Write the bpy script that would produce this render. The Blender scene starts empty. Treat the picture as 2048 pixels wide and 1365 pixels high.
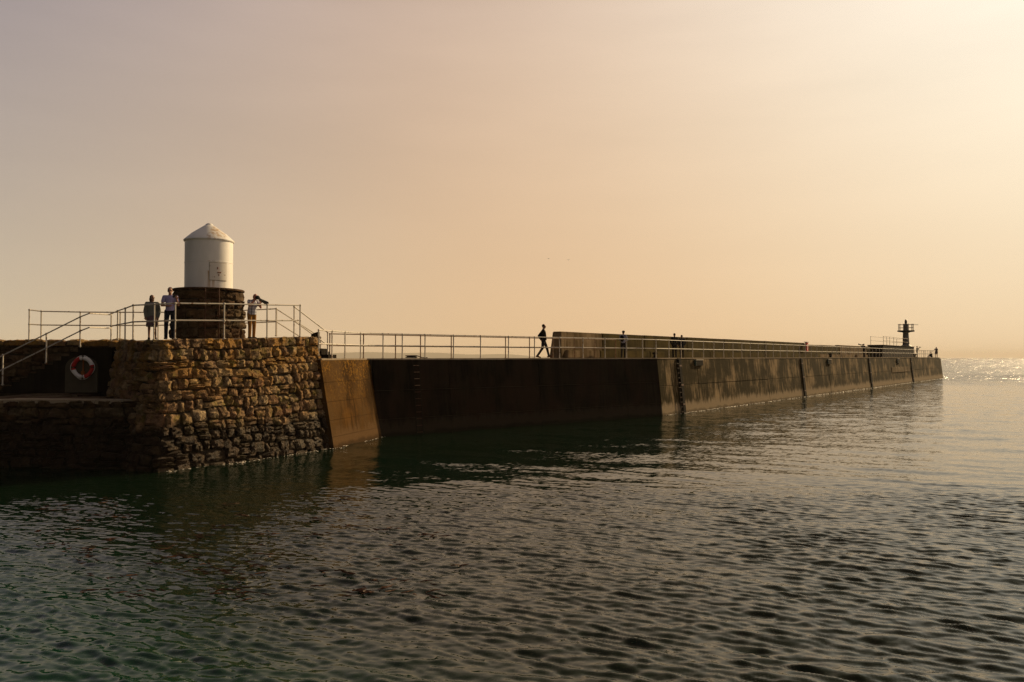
import bpy, bmesh, math, random
import numpy as np
from mathutils import Vector, Matrix, Euler
R = math.radians
random.seed(7)
scene = bpy.context.scene
COL = scene.collection

# ------------------------------------------------------------------ camera
FPX, EYE = 1593.0, 3.45                     # focal length in pixels of the 2048 px wide photograph; eye height above water
PITCH = math.atan(33.5 / FPX)
cam = bpy.data.cameras.new('camera')
cam.sensor_width = 36.0
cam.lens = FPX / 2048 * 36
cam.clip_start, cam.clip_end = 0.1, 20000
camo = bpy.data.objects.new('camera', cam)
COL.objects.link(camo)
camo.location = (0, 0, EYE)
camo.rotation_euler = (R(90) + PITCH, 0, 0)
scene.camera = camo

# ------------------------------------------------------------------ daylight
SUN_AZ, SUN_EL = R(45.5), R(24.0)
SV = Vector((math.sin(SUN_AZ) * math.cos(SUN_EL), math.cos(SUN_AZ) * math.cos(SUN_EL), math.sin(SUN_EL)))
world = bpy.data.worlds.new('World')
scene.world = world
world.use_nodes = True
wt = world.node_tree
for n in list(wt.nodes):
    wt.nodes.remove(n)
def wn(kind, **kw):
    n = wt.nodes.new(kind)
    for k, v in kw.items():
        setattr(n, k, v)
    return n
def wmath(op, a, b=None):
    n = wn('ShaderNodeMath', operation=op)
    for i, s in enumerate((a, b)):
        if s is None: continue
        if isinstance(s, (int, float)): n.inputs[i].default_value = s
        else: wt.links.new(s, n.inputs[i])
    return n.outputs[0]
wo = wn('ShaderNodeOutputWorld'); wb = wn('ShaderNodeBackground')
wb.inputs['Strength'].default_value = 0.1
sky = wn('ShaderNodeTexSky', sky_type='NISHITA', sun_disc=False)
sky.sun_elevation, sky.sun_rotation = SUN_EL, SUN_AZ
sky.dust_density, sky.air_density, sky.ozone_density = 6.0, 1.0, 1.0
tc = wn('ShaderNodeTexCoord'); nrm = wn('ShaderNodeVectorMath', operation='NORMALIZE')
wt.links.new(tc.outputs['Generated'], nrm.inputs[0])
dot = wn('ShaderNodeVectorMath', operation='DOT_PRODUCT'); dot.inputs[1].default_value = SV
wt.links.new(nrm.outputs[0], dot.inputs[0])
sep = wn('ShaderNodeSeparateXYZ'); wt.links.new(nrm.outputs[0], sep.inputs[0])
cg = dot.outputs['Value']; zz = wmath('MAXIMUM', sep.outputs['Z'], 0.0)
# thin high veil: very faint streaks
mp = wn('ShaderNodeMapping'); mp.inputs['Scale'].default_value = (2.2, 2.2, 11.0); mp.inputs['Rotation'].default_value = (0.12, 0.05, 0)
wt.links.new(nrm.outputs[0], mp.inputs[0])
nz = wn('ShaderNodeTexNoise'); nz.inputs['Scale'].default_value = 1.6; nz.inputs['Detail'].default_value = 4; nz.inputs['Roughness'].default_value = .5
wt.links.new(mp.outputs[0], nz.inputs['Vector'])
veil = wmath('MULTIPLY', wmath('SUBTRACT', nz.outputs['Fac'], 0.5), 0.5)
# hazy golden sky: brightness falls off with the angle from the sun and with height, per colour band
A0 = (-0.474, -0.612, -0.957); A1 = (0.39, -0.015, -0.403); A2 = (-2.672, -2.358, -0.786); A3 = (2.946, 2.867, 1.81); A4 = (0.174, 2.591, 4.95)
cl = wmath('MAXIMUM', cg, 0.1); zl = wmath('MINIMUM', zz, 0.4)
aur = wmath('POWER', wmath('MAXIMUM', wmath('SUBTRACT', cg, 0.6), 0.0), 2.0)          # whitish glare round the sun
fall = wmath('ADD', wmath('MULTIPLY', wmath('MAXIMUM', wmath('SUBTRACT', zz, 0.4), 0.0), -2.0),
             wmath('MULTIPLY', wmath('MAXIMUM', wmath('SUBTRACT', 0.1, cg), 0.0), -2.1))
comb = wn('ShaderNodeCombineColor')
for i in range(3):
    e = wmath('ADD', wmath('ADD', wmath('MULTIPLY', cl, A1[i]), A0[i]), wmath('MULTIPLY', zl, wmath('ADD', wmath('MULTIPLY', cl, A3[i]), A2[i])))
    e = wmath('ADD', wmath('ADD', e, wmath('MULTIPLY', aur, A4[i])), wmath('ADD', fall, wmath('MULTIPLY', veil, zl)))
    v = wmath('MULTIPLY', wmath('POWER', math.e, e), 9.95)
    wt.links.new(v, comb.inputs[i])
addn = wn('ShaderNodeMix', data_type='RGBA', blend_type='ADD'); addn.inputs['Factor'].default_value = 0.01
wt.links.new(comb.outputs[0], addn.inputs['A']); wt.links.new(sky.outputs[0], addn.inputs['B'])
wt.links.new(addn.outputs['Result'], wb.inputs['Color']); wt.links.new(wb.outputs[0], wo.inputs['Surface'])

sun = bpy.data.lights.new('sun', 'SUN')
sun.energy, sun.angle, sun.color = 5.0, R(0.53), (1.0, 0.73, 0.40)
suno = bpy.data.objects.new('sun', sun); COL.objects.link(suno)
suno.rotation_euler = (-SV).to_track_quat('-Z', 'Y').to_euler()
vs = scene.view_settings
vs.view_transform, vs.look, vs.exposure, vs.gamma = 'Standard', 'None', 0.0, 1.0
vs.use_curve_mapping = False
scene.cycles.use_denoising = True
scene.cycles.denoising_prefilter = 'NONE'          # keeps the sun glints on the sea
scene.cycles.max_bounces = 8
scene.cycles.volume_bounces = 1

# ------------------------------------------------------------------ helpers
def px(u, v, Y):
    """photo pixel + forward distance -> world point"""
    x, z = (u - 1024) / FPX, (682.5 - v) / FPX
    y2 = math.cos(PITCH) - z * math.sin(PITCH); z2 = math.sin(PITCH) + z * math.cos(PITCH)
    return Vector((x / y2 * Y, Y, EYE + z2 / y2 * Y))

def tag(o, label=None, cat=None, group=None, kind=None):
    if label: o['label'] = label
    if cat: o['category'] = cat
    if group: o['group'] = group
    if kind: o['kind'] = kind
    return o
def empty(name, loc=(0, 0, 0), rz=0.0, **kw):
    o = bpy.data.objects.new(name, None); COL.objects.link(o)
    o.location = loc; o.rotation_euler = (0, 0, rz)
    o.empty_display_size = .3
    return tag(o, **kw)
def link(name, me, mat=None, parent=None, loc=None, smooth=False):
    if mat is not None and not me.materials: me.materials.append(mat)
    o = bpy.data.objects.new(name, me); COL.objects.link(o)
    if parent: o.parent = parent
    if loc is not None: o.location = loc
    return o
class MB:
    """collects verts and faces into one mesh"""
    def __init__(s): s.v, s.f = [], []
    def add(s, vs_, fs):
        k = len(s.v); s.v += [tuple(p) for p in vs_]; s.f += [[i + k for i in f] for f in fs]; return s
    def hexa(s, p):     # 8 points: bottom ring 0-3, top ring 4-7
        return s.add(p, [(3, 2, 1, 0), (4, 5, 6, 7), (0, 1, 5, 4), (1, 2, 6, 5), (2, 3, 7, 6), (3, 0, 4, 7)])
    def box(s, c, h, M=None):
        p = [Vector((c[0] + a * h[0], c[1] + b * h[1], c[2] + d * h[2])) for d in (-1, 1) for a, b in ((-1, -1), (1, -1), (1, 1), (-1, 1))]
        if M is not None: p = [M @ q for q in p]
        return s.hexa(p)
    def prism(s, bot, top):
        n = len(bot); k = list(range(n))
        return s.add(list(bot) + list(top), [k[::-1], [n + i for i in k]] + [(i, (i + 1) % n, n + (i + 1) % n, n + i) for i in k])
    def tube(s, pts, r, n=8, cap=True):
        pts = [Vector(p) for p in pts]; rs = r if isinstance(r, (list, tuple)) else [r] * len(pts)
        k = len(s.v); ref = None
        for i, p in enumerate(pts):
            t = (pts[min(i + 1, len(pts) - 1)] - pts[max(i - 1, 0)]).normalized()
            if ref is None: ref = Vector((0, 0, 1)) if abs(t.z) < .9 else Vector((1, 0, 0))
            a = ref.cross(t).normalized(); b = t.cross(a)
            for j in range(n):
                w = 2 * math.pi * j / n
                s.v.append(tuple(p + (a * math.cos(w) + b * math.sin(w)) * rs[i]))
        for i in range(len(pts) - 1):
            for j in range(n):
                s.f.append([k + i * n + j, k + i * n + (j + 1) % n, k + (i + 1) * n + (j + 1) % n, k + (i + 1) * n + j])
        if cap:
            s.f.append([k + j for j in range(n)][::-1]); s.f.append([k + (len(pts) - 1) * n + j for j in range(n)])
        return s
    def ball(s, c, r, n=8, m=5, M=None):
        rr = r if isinstance(r, (tuple, list)) else (r, r, r)
        k = len(s.v); c = Vector(c)
        P = [Vector((0, 0, -1))] + [Vector((math.cos(2 * math.pi * j / n) * math.cos(a), math.sin(2 * math.pi * j / n) * math.cos(a), math.sin(a)))
             for a in [(-math.pi / 2 + math.pi * i / m) for i in range(1, m)] for j in range(n)] + [Vector((0, 0, 1))]
        for p in P:
            q = Vector((p.x * rr[0], p.y * rr[1], p.z * rr[2]))
            if M is not None: q = M @ q
            s.v.append(tuple(c + q))
        for j in range(n): s.f.append([k, k + 1 + (j + 1) % n, k + 1 + j])
        for i in range(m - 2):
            for j in range(n):
                a, b = k + 1 + i * n + j, k + 1 + i * n + (j + 1) % n
                s.f.append([a, b, b + n, a + n])
        L = k + 1 + (m - 1) * n; t0 = k + 1 + (m - 2) * n
        for j in range(n): s.f.append([t0 + j, t0 + (j + 1) % n, L])
        return s
    def lathe(s, prof, c=(0, 0, 0), n=32):
        k = len(s.v)
        for r_, z in prof:
            for j in range(n):
                w = 2 * math.pi * j / n
                s.v.append((c[0] + r_ * math.cos(w), c[1] + r_ * math.sin(w), c[2] + z))
        for i in range(len(prof) - 1):
            for j in range(n):
                s.f.append([k + i * n + j, k + i * n + (j + 1) % n, k + (i + 1) * n + (j + 1) % n, k + (i + 1) * n + j])
        s.f.append([k + j for j in range(n)][::-1]); s.f.append([k + (len(prof) - 1) * n + j for j in range(n)])
        return s
    def mesh(s, name, smooth=False, angle=None):
        me = bpy.data.meshes.new(name); me.from_pydata(s.v, [], s.f); me.update()
        bm = bmesh.new(); bm.from_mesh(me); bmesh.ops.recalc_face_normals(bm, faces=bm.faces); bm.to_mesh(me); bm.free()
        if smooth:
            me.shade_smooth()
            if angle: me.set_sharp_from_angle(angle=R(angle))
        return me
    def build(s, name, mat, parent=None, loc=None, smooth=False, angle=40):
        return link(name, s.mesh(name, smooth, angle), mat, parent, loc)

# ------------------------------------------------------------------ materials
class NT:
    def __init__(s, name):
        s.m = bpy.data.materials.new(name); s.m.use_nodes = True; s.t = s.m.node_tree
        s.b = s.t.nodes['Principled BSDF']; s.out = s.t.nodes['Material Output']
    def n(s, kind, ins=None, **kw):
        nd = s.t.nodes.new(kind)
        for k, v in kw.items(): setattr(nd, k, v)
        for k, v in (ins or {}).items(): s.put(nd.inputs[k], v)
        return nd
    def put(s, inp, v):
        if hasattr(v, 'is_output'): s.t.links.new(v, inp)
        elif isinstance(v, (tuple, list)) and len(v) == 3 and inp.type == 'RGBA': inp.default_value = (*v, 1)
        else: inp.default_value = v
    def math(s, op, a, b=0.0, c=None, clamp=False):
        nd = s.n('ShaderNodeMath', operation=op, use_clamp=clamp); s.put(nd.inputs[0], a); s.put(nd.inputs[1], b)
        if c is not None: s.put(nd.inputs[2], c)
        return nd.outputs[0]
    def mix(s, f, a, b, mode='MIX'):
        nd = s.n('ShaderNodeMix', data_type='RGBA', blend_type=mode); s.put(nd.inputs['Factor'], f); s.put(nd.inputs['A'], a); s.put(nd.inputs['B'], b)
        return nd.outputs['Result']
    def pos(s): return s.n('ShaderNodeNewGeometry').outputs['Position']
    def obj(s): return s.n('ShaderNodeTexCoord').outputs['Object']
    def rnd(s): return s.n('ShaderNodeObjectInfo').outputs['Random']
    def map(s, vec, scale=(1, 1, 1), loc=(0, 0, 0), rot=(0, 0, 0)):
        return s.n('ShaderNodeMapping', {'Vector': vec, 'Scale': scale, 'Location': loc, 'Rotation': rot}).outputs[0]
    def noise(s, vec, scale, detail=4, rough=.55, dist=0):
        return s.n('ShaderNodeTexNoise', {'Vector': vec, 'Scale': scale, 'Detail': detail, 'Roughness': rough, 'Distortion': dist}).outputs['Fac']
    def ramp(s, f, lo, hi):   # smooth 0..1
        return s.n('ShaderNodeMapRange', {'Value': f, 'From Min': lo, 'From Max': hi}, interpolation_type='SMOOTHSTEP').outputs[0]
    def z(s, vec): return s.n('ShaderNodeSeparateXYZ', {0: vec}).outputs['Z']
    def bump(s, h, strength=.5, dist=.02):
        nd = s.n('ShaderNodeBump', {'Height': h, 'Strength': strength, 'Distance': dist}); s.put(s.b.inputs['Normal'], nd.outputs[0])
    def fin(s, color, rough=.8, spec=.3, metal=0.0):
        s.put(s.b.inputs['Base Color'], color); s.put(s.b.inputs['Roughness'], rough)
        s.put(s.b.inputs['Specular IOR Level'], spec); s.put(s.b.inputs['Metallic'], metal)
        return s.m
def plain(name, c, rough=.7, var=.25, scale=9.0, spec=.3, metal=0):
    t = NT(name); n_ = t.noise(t.obj(), scale, 4)
    d = tuple(x * (1 - var) for x in c); l = tuple(min(1, x * (1 + var)) for x in c)
    return t.fin(t.mix(n_, d, l), rough, spec, metal)

def concrete(name, base, dark, streak=.55, tide=None, warm=None, lichen=None, sc=1.0):
    """weathered harbour concrete: vertical run stains, fine grain, an optional pale tide band and lichen"""
    t = NT(name); p = t.pos()
    st = t.math('MULTIPLY', t.math('ADD', t.noise(t.map(p, (1.5 * sc, 1.5 * sc, .10)), 1.0, 6, .62, .3), t.noise(t.map(p, (6.5, 6.5, .22), (3, 8, 1)), 1.0, 5, .65)), .5)
    bl = t.noise(t.map(p, (.5, .5, .6)), 1.0, 5, .6)
    fine = t.noise(p, 14.0, 5, .65)
    f = t.ramp(t.math('ADD', st, t.math('MULTIPLY', t.math('SUBTRACT', bl, .5), .60)), streak - .13, streak + .10)
    c = t.mix(f, base, dark)
    if warm:
        c = t.mix(t.ramp(t.noise(t.map(p, (.9, .9, .35), (7, 3, 1)), 1.0, 5), .42, .66), c, warm)
    if lichen:
        zl = t.ramp(t.z(p), 1.2, 3.3)
        c = t.mix(t.math('MULTIPLY', t.math('MULTIPLY', t.ramp(t.noise(p, 9.0, 6, .7), .48, .60), t.ramp(t.noise(p, .9, 3), .36, .55)), zl), c, lichen)
    if tide:
        jag = t.math('MULTIPLY', t.noise(t.map(p, (3.6, 3.6, .5)), 1.0, 7, .7), 1.5)
        c = t.mix(t.ramp(t.math('SUBTRACT', jag, t.z(p)), -.10, .30), c, tide)
        wet = t.ramp(t.math('ADD', t.z(p), t.math('MULTIPLY', t.noise(t.map(p, (1.2, 1.2, .3), (4, 1, 2)), 1.0, 5), .45)), .46, .28)
        c = t.mix(t.math('MULTIPLY', wet, .75), c, tuple(x * .35 for x in tide))
    c = t.mix(.55, c, t.mix(fine, (.25, .25, .25), (1, 1, 1)), 'MULTIPLY')
    h = t.math('ADD', t.math('MULTIPLY', fine, .5), t.math('MULTIPLY', t.noise(t.map(p, (1, 1, 6)), 1.4, 3), .8))
    t.bump(h, .55, .03)
    return t.fin(c, .95, .04)

M = {}
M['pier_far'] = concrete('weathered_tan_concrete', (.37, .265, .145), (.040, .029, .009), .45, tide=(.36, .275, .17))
M['pier_dark'] = concrete('shade_dark_concrete', (.027, .019, .012), (.010, .0075, .005), .52, warm=(.030, .017, .011), tide=(.040, .030, .020))  # near-black: the shade on this pier face is put into its colour
M['pier_brown'] = concrete('rusty_brown_concrete', (.130, .060, .011), (.040, .019, .004), .47, warm=(.105, .056, .017), lichen=(.27, .13, .014), tide=(.125, .070, .028))
M['parapet'] = concrete('algae_stained_concrete', (.105, .076, .018), (.050, .036, .007), .5)
M['parapet_pale'] = concrete('patchy_pale_concrete', (.30, .22, .13), (.12, .08, .035), .5)
M['deck'] = concrete('deck_concrete', (.40, .32, .22), (.25, .19, .12), .6)
M['stair'] = concrete('dark_stair_concrete', (.030, .023, .015), (.016, .012, .008), .5)
M['panel'] = plain('pale_cement_render', (.085, .072, .045), .9, .35, 4)
M['core'] = plain('dark_mortar', (.050, .038, .024), .95, .4, 6)
M['iron'] = plain('rusty_iron', (.085, .035, .018), .75, .5, 20)
M['black_timber'] = plain('tarred_timber', (.016, .013, .010), .9, .5, 8, .05)
M['teal'] = plain('teal_paint', (.02, .075, .07), .5, .4, 12)

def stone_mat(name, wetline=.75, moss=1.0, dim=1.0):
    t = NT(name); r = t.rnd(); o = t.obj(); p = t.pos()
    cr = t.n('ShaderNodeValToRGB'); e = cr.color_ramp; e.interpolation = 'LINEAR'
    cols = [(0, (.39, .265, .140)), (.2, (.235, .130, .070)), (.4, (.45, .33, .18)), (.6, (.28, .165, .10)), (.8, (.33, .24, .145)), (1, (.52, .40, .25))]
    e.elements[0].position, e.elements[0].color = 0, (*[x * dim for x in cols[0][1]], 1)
    e.elements[1].position, e.elements[1].color = 1, (*[x * dim for x in cols[-1][1]], 1)
    for ps, c in cols[1:-1]:
        el = e.elements.new(ps); el.color = (*[x * dim for x in c], 1)
    t.put(cr.inputs[0], r)
    off = t.n('ShaderNodeCombineXYZ', {0: t.math('MULTIPLY', r, 57.0), 1: t.math('MULTIPLY', r, 91.0)}).outputs[0]
    ov = t.n('ShaderNodeVectorMath', {0: p, 1: off}, operation='ADD').outputs[0]
    big = t.noise(ov, 3.2, 5, .62); fine = t.noise(ov, 26.0, 5, .7)
    c = t.mix(.9, cr.outputs[0], t.mix(t.ramp(big, .32, .7), (.42, .38, .34), (1.15, 1.1, 1.0)), 'MULTIPLY')
    c = t.mix(t.math('MULTIPLY', t.ramp(t.noise(p, 6.5, 5, .7), .50, .64), .75), c, (.055, .036, .020))
    mo = t.math('MULTIPLY', t.ramp(t.noise(p, 1.1, 5, .6), .44, .60), t.math('MULTIPLY', t.ramp(t.z(p), 1.6, 3.9), moss))
    c = t.mix(t.math('MULTIPLY', mo, t.ramp(fine, .35, .6)), c, (.37 * dim, .19 * dim, .035))
    mo2 = t.math('MULTIPLY', t.ramp(t.noise(p, 2.3, 4, .6), .52, .66), .7 * moss)
    c = t.mix(mo2, c, (.16 * dim, .125 * dim, .024))
    wz = t.math('ADD', t.z(p), t.math('MULTIPLY', t.noise(p, 1.2, 4), -.9))
    wet = t.ramp(wz, wetline - .35, wetline - .85)
    c = t.mix(t.math('MULTIPLY', wet, .86), c, (.030, .021, .013))
    t.bump(t.math('ADD', t.math('MULTIPLY', t.noise(ov, 8.0, 6, .68), 1.8), t.math('MULTIPLY', fine, .5)), 1.0, .07)
    m = t.fin(c, .85, .10)
    t.put(t.b.inputs['Roughness'], t.math('SUBTRACT', .9, t.math('MULTIPLY', wet, .45)))
    return m
M['stone'] = stone_mat('rough_sandstone', 1.45)
M['stone_dark'] = stone_mat('shade_dimmed_sandstone', 1.6, .8, .38)  # dimmed copy of the sandstone, with the left walls' shade in its colour
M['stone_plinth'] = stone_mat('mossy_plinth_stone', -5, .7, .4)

def paint(name, base, rustamt=.5, grime=.2):
    t = NT(name); p = t.pos()
    ru = t.ramp(t.noise(p, 7.0, 6, .7), .68 - .2 * rustamt, .75 - .2 * rustamt)
    c = t.mix(t.math('MULTIPLY', t.noise(p, 2.0, 4), grime), base, tuple(x * .4 for x in base))
    c = t.mix(ru, c, (.17, .070, .022))
    t.bump(t.noise(p, 30, 3), .2, .01)
    return t.fin(c, .55, .35)
M['rail'] = paint('rusty_white_rail_paint', (.62, .56, .46), .62)
M['rail_back'] = paint('rusted_brown_rail_paint', (.30, .19, .10), 1.0)

# white tower paint with rust runs under the hatch
t = NT('white_tower_paint'); o = t.obj()
sx = t.n('ShaderNodeSeparateXYZ', {0: o})
runs = t.ramp(t.noise(t.map(o, (7, 7, .35)), 1.0, 5, .65), .40, .60)
under = t.math('MULTIPLY', t.ramp(sx.outputs['Z'], -1.0, .62), t.ramp(sx.outputs['Z'], .68, .60))
side = t.math('MULTIPLY', t.ramp(sx.outputs['X'], .16, .26), t.ramp(sx.outputs['X'], .78, .66))
front = t.ramp(sx.outputs['Y'], .0, -.1)
rf = t.math('MULTIPLY', t.math('MULTIPLY', runs, under), t.math('MULTIPLY', side, front))
g = t.noise(t.map(o, (2, 2, .6)), 1.0, 5)
c = t.mix(t.ramp(g, .35, .75), (.86, .83, .78), (.74, .71, .65))
c = t.mix(t.math('MULTIPLY', rf, .8), c, (.42, .24, .07))
t.bump(t.noise(o, 5, 3), .12, .02)
M['tower'] = t.fin(c, .5, .4)
M['hatch'] = paint('flaking_hatch_paint', (.74, .69, .61), .42, .3)
M['joint'] = plain('grimy_seam', (.34, .28, .20), .8)
M['red'] = plain('red_vinyl', (.50, .028, .022), .5, .2)
M['white'] = plain('white_vinyl', (.78, .74, .68), .5, .15)
M['orange_rust'] = plain('orange_rust', (.28, .10, .025), .8)
M['light_grey'] = plain('grey_paint', (.16, .15, .14), .6, .2)
M['skin'] = plain('skin', (.36, .19, .125), .6, .08)
M['skin_pink'] = plain('sunburnt_skin', (.44, .19, .13), .55, .08)
def cloth(name, c): return plain(name, c, .95, .18, 22, .1)
M['lilac'] = cloth('lilac_cotton', (.30, .27, .47)); M['navy'] = cloth('navy_cotton', (.012, .016, .026))
M['cardigan'] = cloth('grey_green_wool', (.20, .20, .165)); M['skirt'] = cloth('mauve_skirt', (.16, .11, .12))
M['blouse'] = cloth('pale_pink_blouse', (.30, .22, .25)); M['black'] = cloth('black_cloth', (.012, .011, .012))
M['charcoal'] = cloth('charcoal_cloth', (.022, .021, .024)); M['brown'] = cloth('brown_trousers', (.26, .13, .035))
M['grey_blue'] = cloth('blue_grey_shirt', (.27, .28, .36)); M['dress'] = cloth('dusky_dress', (.11, .075, .085))
M['shoe'] = cloth('dark_leather', (.02, .015, .012)); M['tan_shoe'] = cloth('brown_leather', (.12, .05, .022))
M['hair_dark'] = cloth('dark_hair', (.022, .014, .010)); M['hair_brown'] = cloth('brown_hair', (.055, .032, .020)); M['hair_grey'] = cloth('grey_hair', (.16, .145, .13))
M['plastic'] = plain('black_plastic', (.015, .015, .016), .4, .2); M['lens'] = plain('grey_green_lens', (.07, .072, .055), .5, .2)
t = NT('check_shirt'); o = t.obj(); s_ = t.n('ShaderNodeSeparateXYZ', {0: o})
def lines(ax, fr): return t.math('LESS_THAN', t.math('FRACT', t.math('MULTIPLY', s_.outputs[ax], fr)), .16)
M['check'] = t.fin(t.mix(t.math('MAXIMUM', lines('X', 9), lines('Z', 9)), (.52, .52, .58), (.035, .04, .07)), .9, .1)

# ------------------------------------------------------------------ water
def make_water():
    def axis(lo, hi, fine_lo, fine_hi, step, grow):
        a = list(np.arange(fine_lo, fine_hi, step)); s = step; v = fine_hi
        while v < hi: a.append(v); s *= grow; v += s
        a.append(hi); s = step; v = fine_lo - step; b = []
        while v > lo: b.append(v); s *= grow; v -= s
        b.append(lo)
        return np.array(b[::-1] + a)
    ys = axis(-60, 11000, 6.4, 20.0, .032, 1.027)
    xs = axis(-11000, 11000, -11.5, 12.5, .038, 1.034)
    X, Y = np.meshgrid(xs, ys)
    sp = np.maximum(np.gradient(xs)[None, :] * 1.0, np.gradient(ys)[:, None] * 1.0)
    rng = np.random.default_rng(11)
    Z = np.zeros_like(X)
    # lee patches: short ripples die away in the shelter of the wall
    rough = .5 + .5 * np.sin(.21 * X + .17 * Y + 1.0 + 1.3 * np.sin(.11 * Y - .07 * X))
    near = 1 / (1 + np.exp((Y - 17 - .35 * X + 2.5 * (rough - .5)) / 3.6))
    short_amp = .30 + .74 * near + .08 * rough
    q0, q1 = np.array((-5.68, 34.8)), np.array((8.92, 47.4)); dd = (q1 - q0) / np.linalg.norm(q1 - q0)
    al = (X - q0[0]) * dd[0] + (Y - q0[1]) * dd[1]; di = (X - q0[0]) * dd[1] - (Y - q0[1]) * dd[0]
    short_amp = short_amp + .85 * np.exp(-((di - 2.6) / 2.4) ** 2) / (1 + np.exp(-(al - 6) / 1.5)) / (1 + np.exp((al - 21) / 1.5))   # chop thrown back by the wall
    gust = np.zeros_like(X)
    for k in range(9):
        lam = rng.uniform(2.5, 9); az = R(rng.uniform(0, 180)); gust += np.sin(2 * math.pi / lam * (X * math.sin(az) + Y * math.cos(az)) + rng.uniform(0, 6.28))
    short_amp = short_amp * np.clip(1 + .05 * gust, .75, 1.28)                      # catspaws
    for k in range(300):
        lam = math.exp(rng.uniform(math.log(.11), math.log(5.5)))
        az = R(rng.normal(27, 11 if lam > .45 else 17)) if k % 8 else R(rng.normal(-25, 30))
        s = float(np.interp(math.log(lam), [math.log(q) for q in (.10, .18, .28, .45, .8, 1.4, 2.5, 5.5)], [.034, .038, .030, .0150, .0075, .0060, .0052, .0045]))
        amp = s * lam / (2 * math.pi); kk = 2 * math.pi / lam
        fade = np.clip((lam / sp - 2.4) / 1.6, 0, 1)
        if fade.max() <= 0: continue
        loc = amp * fade * (short_amp if lam < .75 else (.45 + .55 * near if lam < 1.6 else .8))
        rows = np.where(fade.max(axis=1) > 0)[0]; cols = np.where(fade.max(axis=0) > 0)[0]
        a, b, c_, d = rows[0], rows[-1] + 1, cols[0], cols[-1] + 1
        ph = kk * (X[a:b, c_:d] * math.sin(az) + Y[a:b, c_:d] * math.cos(az)) + rng.uniform(0, 6.283)
        wv = np.sin(ph); wv = wv + .22 * np.cos(2 * ph + math.pi)          # sharper crests
        Z[a:b, c_:d] += loc[a:b, c_:d] * wv
    ny, nx = X.shape
    co = np.empty((nx * ny, 3), np.float32); co[:, 0] = X.ravel(); co[:, 1] = Y.ravel(); co[:, 2] = Z.ravel()
    i = (np.arange(ny - 1)[:, None] * nx + np.arange(nx - 1)[None, :]).ravel()
    q = np.stack([i, i + 1, i + 1 + nx, i + nx], 1).astype(np.int32)
    me = bpy.data.meshes.new('water')
    me.vertices.add(len(co)); me.vertices.foreach_set('co', co.ravel())
    me.loops.add(q.size); me.loops.foreach_set('vertex_index', q.ravel())
    me.polygons.add(len(q)); me.polygons.foreach_set('loop_start', np.arange(0, q.size, 4, dtype=np.int32))
    me.update(calc_edges=True); me.shade_smooth()
    t = NT('sea_water'); p = t.pos()
    g = t.n('ShaderNodeNewGeometry').outputs['Normal']
    def slope(scale, rot, k):
        nd = t.n('ShaderNodeTexNoise', {'Vector': t.map(p, (1, 2.2, 1), rot=(0, 0, R(rot))), 'Scale': scale, 'Detail': 2.0, 'Roughness': .5})
        v = t.n('ShaderNodeVectorMath', {0: nd.outputs['Color'], 1: (.5, .5, .5)}, operation='SUBTRACT').outputs[0]
        return t.n('ShaderNodeVectorMath', {0: v, 1: t.n('ShaderNodeCombineXYZ', {0: k, 1: k}).outputs[0]}, operation='MULTIPLY').outputs[0]
    # open sea beyond the pier tip is choppier than the sheltered harbour mouth
    sp_ = t.n('ShaderNodeSeparateXYZ', {0: p})
    open_ = t.ramp(t.math('ADD', sp_.outputs['Y'], t.math('MULTIPLY', sp_.outputs['X'], .35)), 106.0, 166.0)
    mid_ = t.ramp(t.math('ADD', sp_.outputs['Y'], t.math('MULTIPLY', sp_.outputs['X'], .35)), 24.0, 62.0)
    patch = t.ramp(t.noise(p, .8, 3, .6), .50, .68)
    s1 = slope(5.5, 26, t.math('ADD', t.math('ADD', .26, t.math('MULTIPLY', mid_, .10)), t.math('MULTIPLY', open_, t.math('ADD', .4, t.math('MULTIPLY', patch, 3.2))))); s2 = slope(1.1, 14, t.math('ADD', t.math('ADD', .07, t.math('MULTIPLY', mid_, .30)), t.math('MULTIPLY', open_, 1.6)))
    s3 = t.n('ShaderNodeVectorMath', {0: slope(.22, -8, t.math('ADD', .05, t.math('MULTIPLY', open_, 1.2))), 1: slope(.045, 10, t.math('MULTIPLY', open_, 1.2))}, operation='ADD').outputs[0]
    a = t.n('ShaderNodeVectorMath', {0: s1, 1: s2}, operation='ADD').outputs[0]
    a = t.n('ShaderNodeVectorMath', {0: a, 1: s3}, operation='ADD').outputs[0]
    a = t.n('ShaderNodeVectorMath', {0: a, 1: g}, operation='ADD').outputs[0]
    a = t.n('ShaderNodeVectorMath', {0: a}, operation='NORMALIZE').outputs[0]
    t.put(t.b.inputs['Normal'], a)
    murk = t.ramp(t.noise(p, .12, 3), .35, .65)
    shoal = t.ramp(t.math('ADD', t.math('MULTIPLY', sp_.outputs['X'], -1.0), t.math('MULTIPLY', sp_.outputs['Y'], -1.2)), -11.5, -6.0)   # green shallows in the harbour corner
    wc = t.mix(murk, (.0030, .0125, .0066), (.0040, .0120, .0054))
    t.fin(t.mix(shoal, wc, (.0036, .0310, .0160)), t.math('ADD', .06, t.math('MULTIPLY', open_, .14)), .47)
    t.b.inputs['Specular Tint'].default_value = (1.0, .93, .71, 1)  # golden light painted into the reflections, warmer than the sky gives
    t.b.inputs['IOR'].default_value = 1.333
    o = link('water', me, t.m); tag(o, kind='structure')
make_water()
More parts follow.
